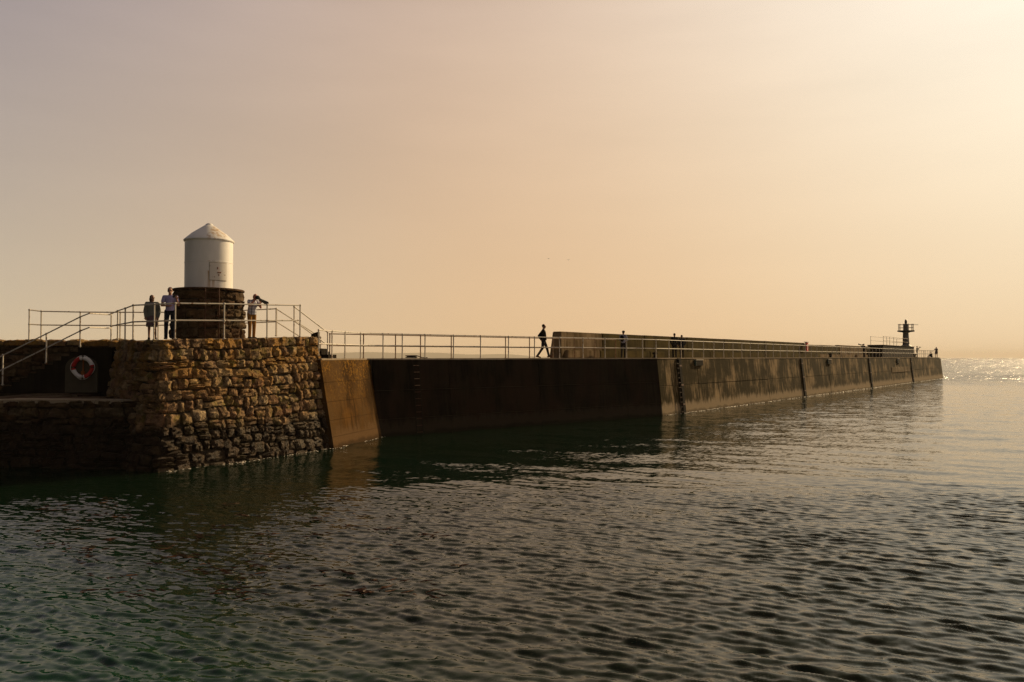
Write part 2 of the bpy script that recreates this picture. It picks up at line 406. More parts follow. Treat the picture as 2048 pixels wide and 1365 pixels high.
# far shore hills across the firth
mb = MB()
D, n = 9000, 60
top = []
for i in range(n + 1):
    u = 480 + i * 12.0
    h = 16 * math.exp(-((u - 790) / 190) ** 2) + 5 * math.exp(-((u - 1010) / 90) ** 2) + 5 * math.exp(-((u - 660) / 60) ** 2) + 1.6 * math.sin(u * .045) + 1
    h *= max(0, min(1, (u - 480) / 60)) * max(0, min(1, (1200 - u) / 80))
    top.append(((u - 1024) / FPX * D, max(h, 0) * D / FPX * .62 + EYE))
for x, h in top: mb.v += [(x, D - 260, -2), (x, D, h), (x, D + 900, -2)]
for i in range(n):
    k = 3 * i
    mb.f += [[k, k + 3, k + 4, k + 1], [k + 1, k + 4, k + 5, k + 2]]
tag(mb.build('hills', plain('distant_hillside', (.07, .08, .045), .95, .3, .004), smooth=True, angle=None), kind='structure')

# ------------------------------------------------------------------ pier geometry lines
B0 = Vector((-6.73, 30.47)); BC = Vector((-5.68, 34.8)); CC = Vector((8.92, 47.4))
DIRF = Vector((.592, .806)).normalized(); NF = Vector((DIRF.y, -DIRF.x)); LF = 107.2
E1 = CC + DIRF * LF
DIRD = (CC - BC).normalized(); ND = Vector((DIRD.y, -DIRD.x)); LD = (CC - BC).length
DIRB = (BC - B0).normalized(); NB = Vector((DIRB.y, -DIRB.x)); LB = (BC - B0).length
def ztop(s): return 3.42 + .11 * max(0, s + 20) / 127      # deck level creeps up along the pier
def hit(u, p0, d):             # where the sight line of photo column u meets a plan line
    r = (u - 1024) / FPX
    return (r * p0.y - p0.x) / (d.x - r * d.y)
def off(p, n_, o): return p - n_ * o
def v3(p, z): return Vector((p.x, p.y, z))

pier = empty('concrete_pier', (0, 0, 0), label='long dark concrete breakwater pier running out to the small beacon tower', cat='pier')
BAT = {'B': .6, 'D': .36, 'F': .36}
def block(parent, name, p0, d, n_, bat, s0, s1, z0, z1, H, mat, proud=0.0, depth=.5, gap=.010):
    """one cast block of a battered face between stations s0..s1 and levels z0..z1"""
    def pt(s, z, inw): return v3(p0 + d * s - n_ * (bat * z / H + inw), z)
    g_ = gap
    a, b = s0 + g_, s1 - g_; c_, e = z0 + g_, z1 - (0 if z1 >= H - .02 else g_)
    k = -proud
    mb = MB().hexa([pt(a, c_, k), pt(b, c_, k), pt(b, c_, depth), pt(a, c_, depth), pt(a, e, k), pt(b, e, k), pt(b, e, depth), pt(a, e, depth)])
    me = mb.mesh(name); 
    bm = bmesh.new(); bm.from_mesh(me); bmesh.ops.bevel(bm, geom=list(bm.edges), offset=gap * 1.6, segments=1, affect='EDGES'); bm.to_mesh(me); bm.free()
    return link(name, me, mat, parent)
# core behind the cast faces (joints read as dark gaps)
def inset_line(bz):            # plan corner points of the faces at height fraction bz, a little behind the face
    k = .1
    out = [B0 - DIRB * .05 - NB * (BAT['B'] * bz + k)]
    def corner(P, n1, b1, n2, b2):
        det = n1.x * n2.y - n1.y * n2.x
        return P + Vector(((-b1 * n2.y + b2 * n1.y) / det, (-b2 * n1.x + b1 * n2.x) / det))
    out.append(corner(BC, NB, BAT['B'] * bz + k, ND, BAT['D'] * bz + k))
    out.append(corner(CC, ND, BAT['D'] * bz + k, NF, BAT['F'] * bz + k))
    out.append(E1 - NF * (BAT['F'] * bz + k) - DIRF * (.5 * bz + .05))
    return out
back = [E1 - NF * 7.2 - DIRF * .8, CC - NF * 7.2 - DIRF * 6, CC - NF * 4.9 - DIRF * 6.2, BC - ND * 3.2 + DIRD * 1.0, BC - ND * 3.4 - DIRD * 3.6, B0 - NB * 3.0 - DIRB * .05]
lo_, hi_ = inset_line(-1.0 / 3.45), inset_line(1.0)
def zp(p): return ztop((p - CC).dot(DIRF))
bot = [v3(p, -1) for p in lo_] + [v3(p, -1) for p in back]
topv = [v3(p, zp(p) - .08) for p in hi_] + [v3(p, zp(p) - .08) for p in back]
MB().prism(bot, topv).build('core', M['core'], pier)
# deck slab with a slim coping lip
dk = [hi_[0] + NB * .13, hi_[1] + (NB + ND) * .05, hi_[2] + NF * .12 + ND * .03, hi_[3] + NF * .13 + DIRF * .08] + back
MB().prism([v3(p, zp(p) - .06) for p in dk], [v3(p, zp(p)) for p in dk]).build('deck_slab', M['deck'], pier)
H = 3.45
zt = 3.37
for a, b in ((-.4, .42), (.42, 1.05), (1.05, 1.75), (1.75, 2.5), (2.5, zt)):      # brown lit face: five lifts
    block(pier, 'concrete_lift', B0, DIRB, NB, BAT['B'], -.15, LB + .02 - .0, a, b, H, M['pier_brown'], random.uniform(0, .008), gap=.004)
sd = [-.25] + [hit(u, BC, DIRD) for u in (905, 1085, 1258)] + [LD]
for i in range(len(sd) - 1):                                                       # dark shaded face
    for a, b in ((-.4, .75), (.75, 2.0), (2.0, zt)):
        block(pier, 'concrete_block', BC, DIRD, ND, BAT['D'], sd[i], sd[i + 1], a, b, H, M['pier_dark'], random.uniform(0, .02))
FU = [1402, 1470, 1540, 1607, 1662, 1700, 1741, 1784, 1824, 1856]
sf = [0.0] + [hit(u, CC, DIRF) for u in FU] + [LF]
for i in range(len(sf) - 1):                                                       # far face, two lifts a bay
    for a, b in ((-.4, 1.75), (1.75, zt)):
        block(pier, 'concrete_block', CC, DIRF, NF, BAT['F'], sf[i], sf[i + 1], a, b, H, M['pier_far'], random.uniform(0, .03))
rs0, rs1 = hit(1786, CC, DIRF), hit(1821, CC, DIRF)
o = block(pier, 'repair_panel', CC, DIRF, NF, BAT['F'], rs0, rs1, 1.55, 2.25, H, M['parapet_pale'], .06); o['label'] = 'pale patched concrete panel'

# ------------------------------------------------------------------ sea parapet, bench
PO = 4.5
PL = CC - NF * PO
def pstn(u, o_=PO): return hit(u, CC - NF * o_, DIRF)
par = empty('parapet_wall', v3(PL, 0), label='long mossy concrete parapet wall along the seaward side of the pier', cat='sea wall')
par_inv = -v3(PL, 0)
def pblock(name, s0, s1, z1, mat, thick=.85, o0=PO, lean=.06, parent=par, base=None):
    z0 = (ztop(s0) if base is None else base) + .002
    def pt(s, o_, z): return v3(CC + DIRF * s - NF * o_, z) - parent.location
    g_ = .015
    me = MB().hexa([pt(s0 + g_, o0, z0), pt(s1 - g_, o0, z0), pt(s1 - g_, o0 + thick, z0), pt(s0 + g_, o0 + thick, z0),
                    pt(s0 + g_ + .05, o0 + lean, z1), pt(s1 - g_, o0 + lean, z1), pt(s1 - g_, o0 + thick - .22, z1), pt(s0 + g_ + .05, o0 + thick - .22, z1)]).mesh(name)
    bm = bmesh.new(); bm.from_mesh(me); bmesh.ops.bevel(bm, geom=list(bm.edges), offset=.035, segments=2, affect='EDGES'); bm.to_mesh(me); bm.free()
    return link(name, me, mat, parent)
s0 = pstn(1122); sA = pstn(1611)
cuts = [s0] + [pstn(u) for u in (1206, 1290, 1375, 1450, 1530)] + [sA]
for i in range(len(cuts) - 1):
    pblock('wall_section', cuts[i], cuts[i + 1], EYE + 1.55 + .01 * i, M['parapet_pale'] if i == 0 else M['parapet'])
cuts2 = [sA + .25, pstn(1646), pstn(1681)]
for i in range(2): pblock('wall_section', cuts2[i], cuts2[i + 1], EYE + 1.44 + .03 * i, M['parapet'], o0=PO + .1)
o = pblock('wall_section', pstn(1681), pstn(1735), EYE + 1.56, M['parapet_pale'], o0=PO + .05); o['label'] = 'paler repaired stretch of wall'
pblock('wall_section', pstn(1735), pstn(1763), EYE + 1.56, M['parapet'])
bench = empty('stone_bench', v3(PL, 0), label='low concrete ledge seat along the foot of the parapet wall', cat='bench')
bc = [pstn(1135, 4.0), pstn(1200, 4.0), pstn(1300, 4.0), pstn(1420, 4.0), pstn(1530, 4.0), pstn(1640, 4.0), pstn(1735, 4.0)]
for i in range(len(bc) - 1):
    z_ = EYE + (.45 if i < 5 else .40)
    pblock('seat_block', bc[i], bc[i + 1], z_, M['parapet_pale'] if i in (0, 5) else M['parapet'], thick=.48, o0=3.98, lean=.01, parent=bench)

# ------------------------------------------------------------------ stone walls
def stone_protos(n_):
    """hewn blocks with broken faces: irregular outline, chipped arrises, uneven front"""
    out = []
    for k in range(n_):
        rng = random.Random(100 + k); g = 6
        ph = [rng.uniform(0, 6.28) for _ in range(8)]; rr = rng.uniform(7, 16)
        cor = [(rng.uniform(-.10, .06), rng.uniform(-.10, .06)) for _ in range(4)]      # corner pulls make four-sided lumps
        tl = (rng.gauss(0, .16), rng.gauss(0, .14)); sh = rng.uniform(.05, .20); ridge = rng.uniform(-.12, .2); rx = rng.uniform(-.5, .5)
        V, F = [], []
        for layer in (0, 1):
            for j in range(g):
                for i in range(g):
                    a, b = -1 + 2 * i / (g - 1), -1 + 2 * j / (g - 1)
                    ln = (abs(a) ** rr + abs(b) ** rr) ** (1 / rr); m = max(abs(a), abs(b))
                    q = m / ln if ln > 1e-6 else 1
                    x, z = .5 * a * q, .5 * b * q
                    w4 = [(1 - a) * (1 - b) / 4, (1 + a) * (1 - b) / 4, (1 + a) * (1 + b) / 4, (1 - a) * (1 + b) / 4]
                    x += sum(w4[c] * cor[c][0] * (-1, 1, 1, -1)[c] for c in range(4)); z += sum(w4[c] * cor[c][1] * (-1, -1, 1, 1)[c] for c in range(4))
                    if layer == 0:
                        y = -.42 + tl[0] * a * .5 + tl[1] * b * .5 - ridge * max(0, 1 - abs(a - rx) * 1.6) + rng.uniform(-.10, .10)
                        if m > .99: y += sh + rng.uniform(-.05, .14)
                        elif m > .55: y += sh * .12
                        x += rng.uniform(-.035, .035); z += rng.uniform(-.035, .035)
                        V.append((x, min(y, .1), z))
                    elif i in (0, g - 1) or j in (0, g - 1):
                        V.append((x, .5, z))
        idx = lambda i, j: j * g + i
        for j in range(g - 1):
            for i in range(g - 1): F.append((idx(i, j), idx(i + 1, j), idx(i + 1, j + 1), idx(i, j + 1)))
        rim = [(i, 0) for i in range(g)] + [(g - 1, j) for j in range(1, g)] + [(i, g - 1) for i in range(g - 2, -1, -1)] + [(0, j) for j in range(g - 2, 0, -1)]
        bk = {}; kk = g * g
        for j in range(g):
            for i in range(g):
                if i in (0, g - 1) or j in (0, g - 1): bk[(i, j)] = kk; kk += 1
        for a in range(len(rim)):
            p, q = rim[a], rim[(a + 1) % len(rim)]
            F.append((idx(*q), idx(*p), bk[p], bk[q]))
        me = bpy.data.meshes.new('stone'); me.from_pydata(V, [], F); me.update()
        me.shade_smooth(); me.set_sharp_from_angle(angle=R(30))
        out.append(me)
    return out
PROTO = stone_protos(40)
def proto_for(mat, cache={}):
    if mat.name not in cache:
        L = []
        for m in PROTO:
            c = m.copy(); c.materials.append(mat); L.append(c)
        cache[mat.name] = L
    return cache[mat.name]
class Face:
    """a ruled masonry face: base polyline, top polyline with own heights"""
    def __init__(s, base, top, zb, ztops):
        s.b = [v3(p, zb) for p in base]; s.t = [v3(p, z) for p, z in zip(top, ztops)]
        L = [0]
        for i in range(len(base) - 1):
            L.append(L[-1] + ((s.b[i + 1] - s.b[i]).length + (s.t[i + 1] - s.t[i]).length) / 2)
        s.L = L
    def at(s, a, w):
        a = max(0, min(s.L[-1] - 1e-4, a))
        i = max(k for k in range(len(s.L) - 1) if s.L[k] <= a); f_ = (a - s.L[i]) / (s.L[i + 1] - s.L[i])
        return s.b[i].lerp(s.b[i + 1], f_).lerp(s.t[i].lerp(s.t[i + 1], f_), w)
    def frame(s, a, w):
        p = s.at(a, w); tx = (s.at(a + .12, w) - s.at(a - .12, w)).normalized()
        up = (s.at(a, min(1, w + .05)) - s.at(a, w - .05)).normalized()
        y = up.cross(tx).normalized(); up = tx.cross(y)
        return p, Matrix((tx, y, up)).transposed()
def lay(face, a0, a1, hgt, wr, hr, rng, zskip=None, depth=.34, proud=.10, jit=.03):
    """random rubble brought to rough courses: a list of (matrix, size, place)"""
    out = []; w = 0.0
    ph = [rng.uniform(0, 6.28) for _ in range(4)]
    def wav(a, w_): return (.055 * math.sin(a * 1.3 + ph[0] + 5 * w_) + .035 * math.sin(a * 3.1 + ph[1] - 9 * w_)) / hgt * min(1, 4 * (1 - w_))
    def put(ac, wc, wd, hh):
        if not (a0 - .1 < ac < a1 + .1): return
        wc += wav(ac, wc)
        p, M3 = face.frame(ac, max(.005, min(.995, wc)))
        if zskip is not None and zskip(p): return
        sx_, sz_ = wd - rng.uniform(.004, .022), hh * hgt - rng.uniform(.004, .020)
        pr = rng.gauss(0, jit)
        tilt = Matrix.Rotation(rng.gauss(0, .035), 3, 'Y') @ Matrix.Rotation(rng.gauss(0, .12), 3, 'Z') @ Matrix.Rotation(rng.gauss(0, .09), 3, 'X')
        dp = depth * rng.uniform(.8, 1.15)
        q = p + M3 @ Vector((0, dp / 2 - proud - pr, 0))
        out.append((Matrix.Translation(q) @ (M3 @ tilt).to_4x4() @ Matrix.Diagonal((sx_, dp, sz_, 1)), sx_ * sz_ / max(4, (q - camo.location).length) ** 2, q))
    while w < 1 - .02:
        h = rng.uniform(*hr) / hgt
        if w + h > 1 - .5 * hr[0] / hgt: h = 1 - w
        a = a0 - rng.uniform(0, wr[0])
        while a < a1:
            wd = wr[0] + (wr[1] - wr[0]) * rng.random() ** 1.5
            if rng.random() < .10: wd *= 1.5
            if wd > .42 and rng.random() < .30:          # two thin stones filling one course height
                f_ = rng.uniform(.38, .62)
                put(a + wd / 2, w + h * f_ / 2, wd, h * f_); put(a + wd / 2, w + h * (1 + f_) / 2, wd, h * (1 - f_))
            else: put(a + wd / 2, w + h / 2, wd, h)
            a += wd
        w += h
    return out
def place_stones(items, parent, mat, limit=296, seed=1, name='stone'):
    items = sorted(items, key=lambda x: -x[1]); rng = random.Random(seed); P = proto_for(mat); inv = parent.matrix_basis.inverted()
    for mtx, _, _ in items[:limit]:
        o = bpy.data.objects.new(name, P[rng.randrange(len(P))]); COL.objects.link(o)
        o.parent = parent; o.matrix_basis = inv @ mtx
    if len(items) > limit:
        bm = bmesh.new()
        for mtx, _, _ in items[limit:]:
            me = P[rng.randrange(len(P))]; k = len(bm.verts); bm.from_mesh(me); bm.verts.ensure_lookup_table()
            bmesh.ops.transform(bm, matrix=inv @ mtx, verts=bm.verts[k:])
        me = bpy.data.meshes.new('rubble_fill'); bm.to_mesh(me); bm.free()
        for p in me.polygons: p.use_smooth = True
        o = link('rubble_fill', me, mat, parent); o['kind'] = 'stuff'
def offset_poly(pts, d):
    out = []
    for i, p in enumerate(pts):
        ns = []
        if i > 0: e = (p - pts[i - 1]).normalized(); ns.append(Vector((e.y, -e.x)))
        if i < len(pts) - 1: e = (pts[i + 1] - p).normalized(); ns.append(Vector((e.y, -e.x)))
        n_ = sum(ns, Vector((0, 0))).normalized(); k = 1 / max(.5, n_.dot(ns[0]))
        out.append(p - n_ * d * k)
    return out
# --- the bastion
bp = [Vector(p) for p in ((-16.0, 31.2), (-14.7, 28.3), (-13.1, 25.9), (-11.55, 24.35), (-10.62, 24.2), (-9.5, 25.75), (-8.5, 27.45), (-7.6, 29.1), (-6.88, 30.65), (-7.2, 32.0))]
HT = [4.05, 4.05, 4.03, 4.02, 4.02, 4.08, 4.14, 4.22, 4.27, 4.27]
tp = offset_poly(bp, .70)
ZB = -.55
bz = offset_poly(bp, -.10)
CEN = Vector((-11.2, 29.5))
bast = empty('stone_bastion', (CEN.x, CEN.y, 0), label='rounded rubble stone bastion carrying the white tower', cat='bastion')
bl = v3(CEN, 0)
def rel(p, o_): return Vector(p) - o_.location
ci_b, ci_t = offset_poly(bz, .07), offset_poly(tp, .07)
rear = [Vector((-9.0, 34.0)), Vector((-12, 35.5)), Vector((-17, 34.5))]
MB().prism([rel(v3(p, ZB - .4), bast) for p in ci_b + rear], [rel(v3(p, z - .12), bast) for p, z in zip(ci_t + rear, HT + [4.27, 4.2, 4.05])]).build('mortar_core', M['core'], bast)
MB().prism([rel(v3(p, z - .119), bast) for p, z in zip(offset_poly(tp, .22) + rear, HT + [4.27, 4.2, 4.05])],
           [rel(v3(p, z + .0), bast) for p, z in zip(offset_poly(tp, .22) + rear, HT + [4.27, 4.2, 4.05])]).build('deck', M['deck'], bast)
FB = Face(bz, tp, ZB, HT)
rng = random.Random(5)
items = lay(FB, 0, FB.L[-1] - .3, 4.75, (.22, .60), (.27, .40), rng,
            jit=.022, proud=.085, zskip=lambda p: (p.z < 1.95 and p.x < -12.3) or p.z < -.3 or (p.x < -15.3))
place_stones(items, bast, M['stone'])
# --- low quay wall to the left with its ledge
quay = empty('quay_wall', (-14.5, 25, 0), label='low dark rubble quay wall rising from the water left of the bastion', cat='quay wall')
qb = [Vector((-22.0, 24.75)), Vector((-11.2, 24.75))]; qt = [Vector((-22.0, 25.15)), Vector((-11.2, 25.15))]
MB().prism([rel(v3(p, -1), quay) for p in (Vector((-22, 24.9)), Vector((-11.4, 24.9)), Vector((-11.4, 29.5)), Vector((-22, 29.9)))],
           [rel(v3(p, 2.0), quay) for p in (Vector((-22, 25.3)), Vector((-11.6, 25.3)), Vector((-11.6, 29.5)), Vector((-22, 29.9)))]).build('mortar_core', M['core'], quay)
FQ = Face(qb, qt, -.45, [2.1, 2.1])
rng = random.Random(9)
items = lay(FQ, 4.6, 10.9, 2.6, (.30, .66), (.22, .34), rng, zskip=lambda p: p.z < -.25, proud=.05, jit=.02)
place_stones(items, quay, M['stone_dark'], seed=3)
ys_ = [25.16, 26.0, 27.2, 28.6, 29.75]
rng = random.Random(4)
for r_ in range(4):                                    # flagstones on the ledge
    x = -17.6 - rng.uniform(0, .4)
    while x < -11.8:
        w_ = rng.uniform(.7, 1.3)
        y0, y1 = ys_[r_] + .012, ys_[r_ + 1] - .012
        if (x + w_ > -15.0 and y1 > 28.4) or (x + w_ > -12.6 and y1 > 26.1): break
        MB().box(rel((x + w_ / 2, (y0 + y1) / 2, 2.06 + rng.uniform(-.01, .015)), quay), (w_ / 2 - .012, (y1 - y0) / 2, .06)).build('flagstone', M['stone_dark'] if r_ else M['deck'], quay)
        x += w_
# --- upper wall behind the stairs
upw = empty('upper_wall', (-18, 31.5, 2.1), label='dark rubble retaining wall behind the flight of steps', cat='retaining wall')
MB().box((-1.0, 1.65, .88), (3.9, 1.5, 1.1)).build('mortar_core', M['core'], upw)
FU_ = Face([Vector((-21.5, 31.4)), Vector((-15.3, 31.4))], [Vector((-21.5, 31.55)), Vector((-15.3, 31.55))], 2.1, [4.06, 4.06])
rng = random.Random(19)
items = lay(FU_, .6, 6.2, 1.96, (.35, .75), (.22, .36), rng, proud=.05, jit=.03)
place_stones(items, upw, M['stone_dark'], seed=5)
x = -21.0
while x < -15.6:                                      # rough coping stones catching the light
    w_ = rng.uniform(.5, 1.0)
    o = link('coping_stone', PROTO[rng.randrange(40)].copy(), M['stone'], upw); 
    o.matrix_basis = Matrix.Translation(rel((x + w_ / 2, 31.75, 4.06), upw)) @ Matrix.Rotation(-math.pi / 2 + rng.gauss(0, .05), 4, 'X') @ Matrix.Diagonal((w_ - .02, .24, .7, 1))
    x += w_
# --- steps down to the ledge
stair = empty('stone_steps', (-16, 30.4, 2.1), label='flight of dark steps descending left to the low ledge', cat='steps')
nst = 14; x1 = -16.15
for i in range(nst):
    z_ = 3.83 - .160 * (i + 1)
    if z_ < 2.2: break
    xa = x1 - .305 * (i + 1); xb = x1 - .305 * i - .003
    MB().box(rel(((xa + xb) / 2, 30.42, (2.13 + z_) / 2), stair), ((xb - xa) / 2, .80 + random.uniform(0, .012), (z_ - 2.13) / 2)).build('step', M['stair'], stair)
MB().box(rel(((-16.147 - 14.9) / 2, 30.42, (2.13 + 3.84) / 2), stair), ((16.147 - 14.9) / 2, .79, (3.84 - 2.13) / 2)).build('landing', M['stair'], stair)
# pale rendered niche panel behind the lifebuoy, arched top
bt = []
for a in range(0, 13):
    w_ = math.pi * a / 12; bt.append((.60 * math.cos(w_), .93 + .42 * math.sin(w_)))
bt = [(.60, 0)] + bt + [(-.60, 0)]
mb = MB().prism([(p[0], -.035, p[1]) for p in bt], [(p[0], .05, p[1]) for p in bt]); o = mb.build('render_panel', M['panel'], stair, rel((-15.98, 29.60, 2.16), stair))

# ------------------------------------------------------------------ lifebuoy
buoy = empty('lifebuoy', (-15.87, 29.46, 3.09), label='red and white lifebuoy hanging on the pale panel below the steps', cat='lifebuoy')
Rm, rm = .345, .075
for (a0, a1, mt, nm) in ((15, 105, 'white', 'white_quarter'), (-75, 15, 'red', 'red_quarter'), (-165, -75, 'white', 'white_quarter'), (105, 195, 'red', 'red_quarter')):
    pts = [(Rm * math.cos(R(a0 + (a1 - a0) * k / 12)), 0, Rm * math.sin(R(a0 + (a1 - a0) * k / 12))) for k in range(13)]
    MB().tube(pts, rm, 10).build(nm, M[mt], buoy, smooth=True)
MB().tube([(0, .045, .33), (0, .03, -.2)], .028, 8).box((0, .02, -.21), (.06, .03, .08)).build('rusty_bracket', M['orange_rust'], buoy)
pts = [((Rm + .085 + .02 * math.cos(4 * w_)) * math.cos(w_), -.01, (Rm + .085 + .02 * math.cos(4 * w_)) * math.sin(w_)) for w_ in [2 * math.pi * k / 40 for k in range(41)]]
MB().tube(pts, .009, 5).build('grab_rope', M['white'], buoy)

# ------------------------------------------------------------------ beacon tower on the bastion
tw = empty('beacon_tower', (CEN.x - .05, CEN.y, 4.12), label='squat white round tower with conical roof on a round stone plinth', cat='tower')
PLH, PR = 1.78, 1.235
MB().lathe([(PR - .10, 0), (PR - .12, PLH - .05)], n=40).build('plinth_core', M['core'], tw)
rng = random.Random(31); z = 0
P = proto_for(M['stone_plinth'])
for c_ in range(5):
    h = (.40, .36, .34, .34, .34)[c_]; a = rng.uniform(0, .5); a_end = a + 2 * math.pi - .05
    while a < a_end:
        da = min(rng.uniform(.32, .62), a_end - a + .05)
        am = a + da / 2; rr = PR - .10 - .02 * c_
        m3 = Matrix((Vector((-math.sin(am), math.cos(am), 0)), Vector((-math.cos(am), -math.sin(am), 0)), Vector((0, 0, 1)))).transposed()
        mt = Matrix.Translation((rr * math.cos(am), rr * math.sin(am), z + h / 2)) @ m3.to_4x4() @ Matrix.Diagonal((da * PR * 1.02 - .02, .36 * rng.uniform(.9, 1.1), h - .015, 1))
        o = bpy.data.objects.new('plinth_stone', P[rng.randrange(len(P))]); COL.objects.link(o); o.parent = tw; o.matrix_basis = mt
        a += da
    z += h
MB().lathe([(PR - .02, PLH - .005), (PR + .03, PLH), (PR + .03, PLH + .05), (PR, PLH + .07)], n=48).build('plinth_cap', M['stone_plinth'], tw)
DR, DB, DT = .842, PLH + .06, PLH + 1.86
ez = DB
MB().lathe([(DR, 0), (DR, DT - DB)], n=64).build('drum', M['tower'], tw, (0, 0, ez), smooth=True)
MB().lathe([(DR + .004, 0), (DR + .010, .008), (DR + .010, .022), (DR + .004, .03)], n=64).build('seam_band', M['tower'], tw, (0, 0, DB + .98), smooth=True)
MB().lathe([(DR + .005, -.05), (DR + .040, -.045), (DR + .050, -.01), (DR + .038, .01), (.62, .25), (.32, .46), (.15, .58), (.0, .6)], n=64).build('roof', M['tower'], tw, (0, 0, DT + .03), smooth=True)
MB().lathe([(.150, .565), (.125, .61), (.08, .645), (.03, .66), (.0, .662)], n=32).build('finial_cap', M['tower'], tw, (0, 0, DT + .03), smooth=True)
# hatch, curved to the drum
th0 = math.atan2(-CEN.y, -CEN.x); thc = th0 + math.asin(19 / 49.)
def arc_plate(a0, a1, z0, z1, r0, r1, n_=10):
    mb = MB(); ring = [(r_, a0 + (a1 - a0) * k / n_) for k in range(n_ + 1) for r_ in (r0, r1)]
    def pt(k, r_, z_): a = a0 + (a1 - a0) * k / n_; return (r_ * math.cos(a), r_ * math.sin(a), z_)
    for k in range(n_): mb.hexa([pt(k, r1, z0), pt(k + 1, r1, z0), pt(k + 1, r0, z0), pt(k, r0, z0), pt(k, r1, z1), pt(k + 1, r1, z1), pt(k + 1, r0, z1), pt(k, r0, z1)])
    return mb
ha = .39
zc = DB + .62
arc_plate(thc - ha, thc + ha, zc - .33, zc + .33, DR - .02, DR + .012).build('hatch_frame', M['joint'], tw)
hd = arc_plate(thc - ha + .02, thc + ha - .02, zc - .312, zc + .312, DR - .02, DR + .026).build('hatch_door', M['hatch'], tw)
for a, zz_, w_, h_ in ((thc - .05, zc + .12, .010, .035), (thc - .01, zc - .03, .045, .012), (thc + .07, zc - .035, .012, .02), (thc + .0, zc - .13, .008, .025)):
    arc_plate(a - w_, a + w_, zz_ - h_, zz_ + h_, DR, DR + .06, 3).build('hatch_bolt', M['orange_rust'], hd)
# iron ladder up the plinth
la = th0 + math.asin(6 / 69.)
lad = MB()
ex = Vector((-math.sin(la), math.cos(la), 0)); er = Vector((math.cos(la), math.sin(la), 0))
st = bpy.data.objects.new('ladder', MB().mesh('x')); bpy.data.objects.remove(st)
mb = MB()
for s_ in (-1, 1): mb.tube([er * (PR + .13) + ex * .23 * s_ + Vector((0, 0, z_)) for z_ in (0, PLH + .03)], .018, 6)
for k in range(6): mb.tube([er * (PR + .13) + ex * .23 * s_ + Vector((0, 0, .25 + .28 * k)) for s_ in (-1, 1)], .013, 6)
mb.build('ladder', M['iron'], tw)

# ------------------------------------------------------------------ railings
def post_mesh(h, mids, r=.026, cache={}):
    k = (round(h, 3), tuple(mids), r)
    if k not in cache:
        mb = MB().tube([(0, 0, -.03), (0, 0, h)], r, 8)
        mb.tube([(0, 0, -.0), (0, 0, .02)], r * 2.0, 8)
        for m in list(mids) + [h]: mb.ball((0, 0, m), r * 1.65, 8, 5)
        cache[k] = mb.mesh('post', True, 40)
    return cache[k]
def railing(label, posts, h, path=None, mat='rail', group=None, r=.024, ext=(), midf=.52, cat='railing'):
    """posts: base points; path: rail base points (defaults to the posts)"""
    posts = [Vector(p) for p in posts]; path = [Vector(p) for p in (path or posts)]
    c = posts[0].copy(); root = empty('railing', c, label=label, cat=cat, group=group)
    hs = h if isinstance(h, (list, tuple)) else [h] * len(posts)
    for p, hh in zip(posts, hs):
        hh = round(hh, 2); me = post_mesh(hh, (round(hh * midf, 3),))
        if not me.materials: me.materials.append(M[mat])
        elif me.materials[0] != M[mat]:
            me = me.copy(); me.materials[0] = M[mat]
        link('post', me, None, root, p - c)
    ph = h if isinstance(h, (list, tuple)) and len(h) == len(path) else [hs[0]] * len(path)
    MB().tube([p - c + Vector((0, 0, hh)) for p, hh in zip(path, ph)], r, 8).build('top_rail', M[mat], root, smooth=True)
    MB().tube([p - c + Vector((0, 0, hh * midf)) for p, hh in zip(path, ph)], r, 8).build('mid_rail', M[mat], root, smooth=True)
    return root
# round the front of the bastion
fr = [(222, 680, 628, 31.3), (235, 680, 622, 30), (250, 680, 617, 28.3), (266, 680, 611, 26.45), (308, 680, 609, 25.6), (350, 678, 607, 25.6), (448, 678, 608, 26.85), (534, 676, 610, 28.15), (600, 674, 611, 29.6)]
railing('white tubular railing curving round the front of the bastion', [px(u, v, d) for u, v, vt, d in fr], [(v - vt) * d / FPX for u, v, vt, d in fr])
# upper quay, behind
ur = [(58, 680, 620, 31.4), (82, 680, 623, 31.75), (160, 680, 624.5, 32.0), (240, 680, 625, 32.3), (316, 679, 625, 32.7), (430, 677, 624, 33.4), (552, 672, 618, 33.2)]
railing('thin white railing along the back of the upper quay behind the people', [px(u, v, d) for u, v, vt, d in ur], [(v - vt) * d / FPX for u, v, vt, d in ur])
# handrail beside the steps
sr = [(-80, 812, 754, 29.75), (5, 770, 710, 29.75), (92, 727, 668, 29.75), (160, 693, 635, 29.75)]
pa = [px(u, v, d) for u, v, vt, d in sr]
path = pa + [px(178, 686, 29.75), px(222, 686, 31.2)]
hh = [(v - vt) * d / FPX for u, v, vt, d in sr]
railing('sloping white handrail down the steps to the ledge', pa, [1.10] * 4, path)
# pair of handrails down from bastion to pier
a0, a1 = px(588, 673, 31.2), px(655, 718, 33.2)
railing('nearer sloping handrail from the bastion down to the pier', [a0, a1], [1.16, 1.1], cat='handrail')
a0, a1 = px(553, 672, 33.4), px(641, 726, 35.0)
railing('farther sloping handrail from the bastion down to the pier', [a0, a1], [1.12, 1.12], cat='handrail')
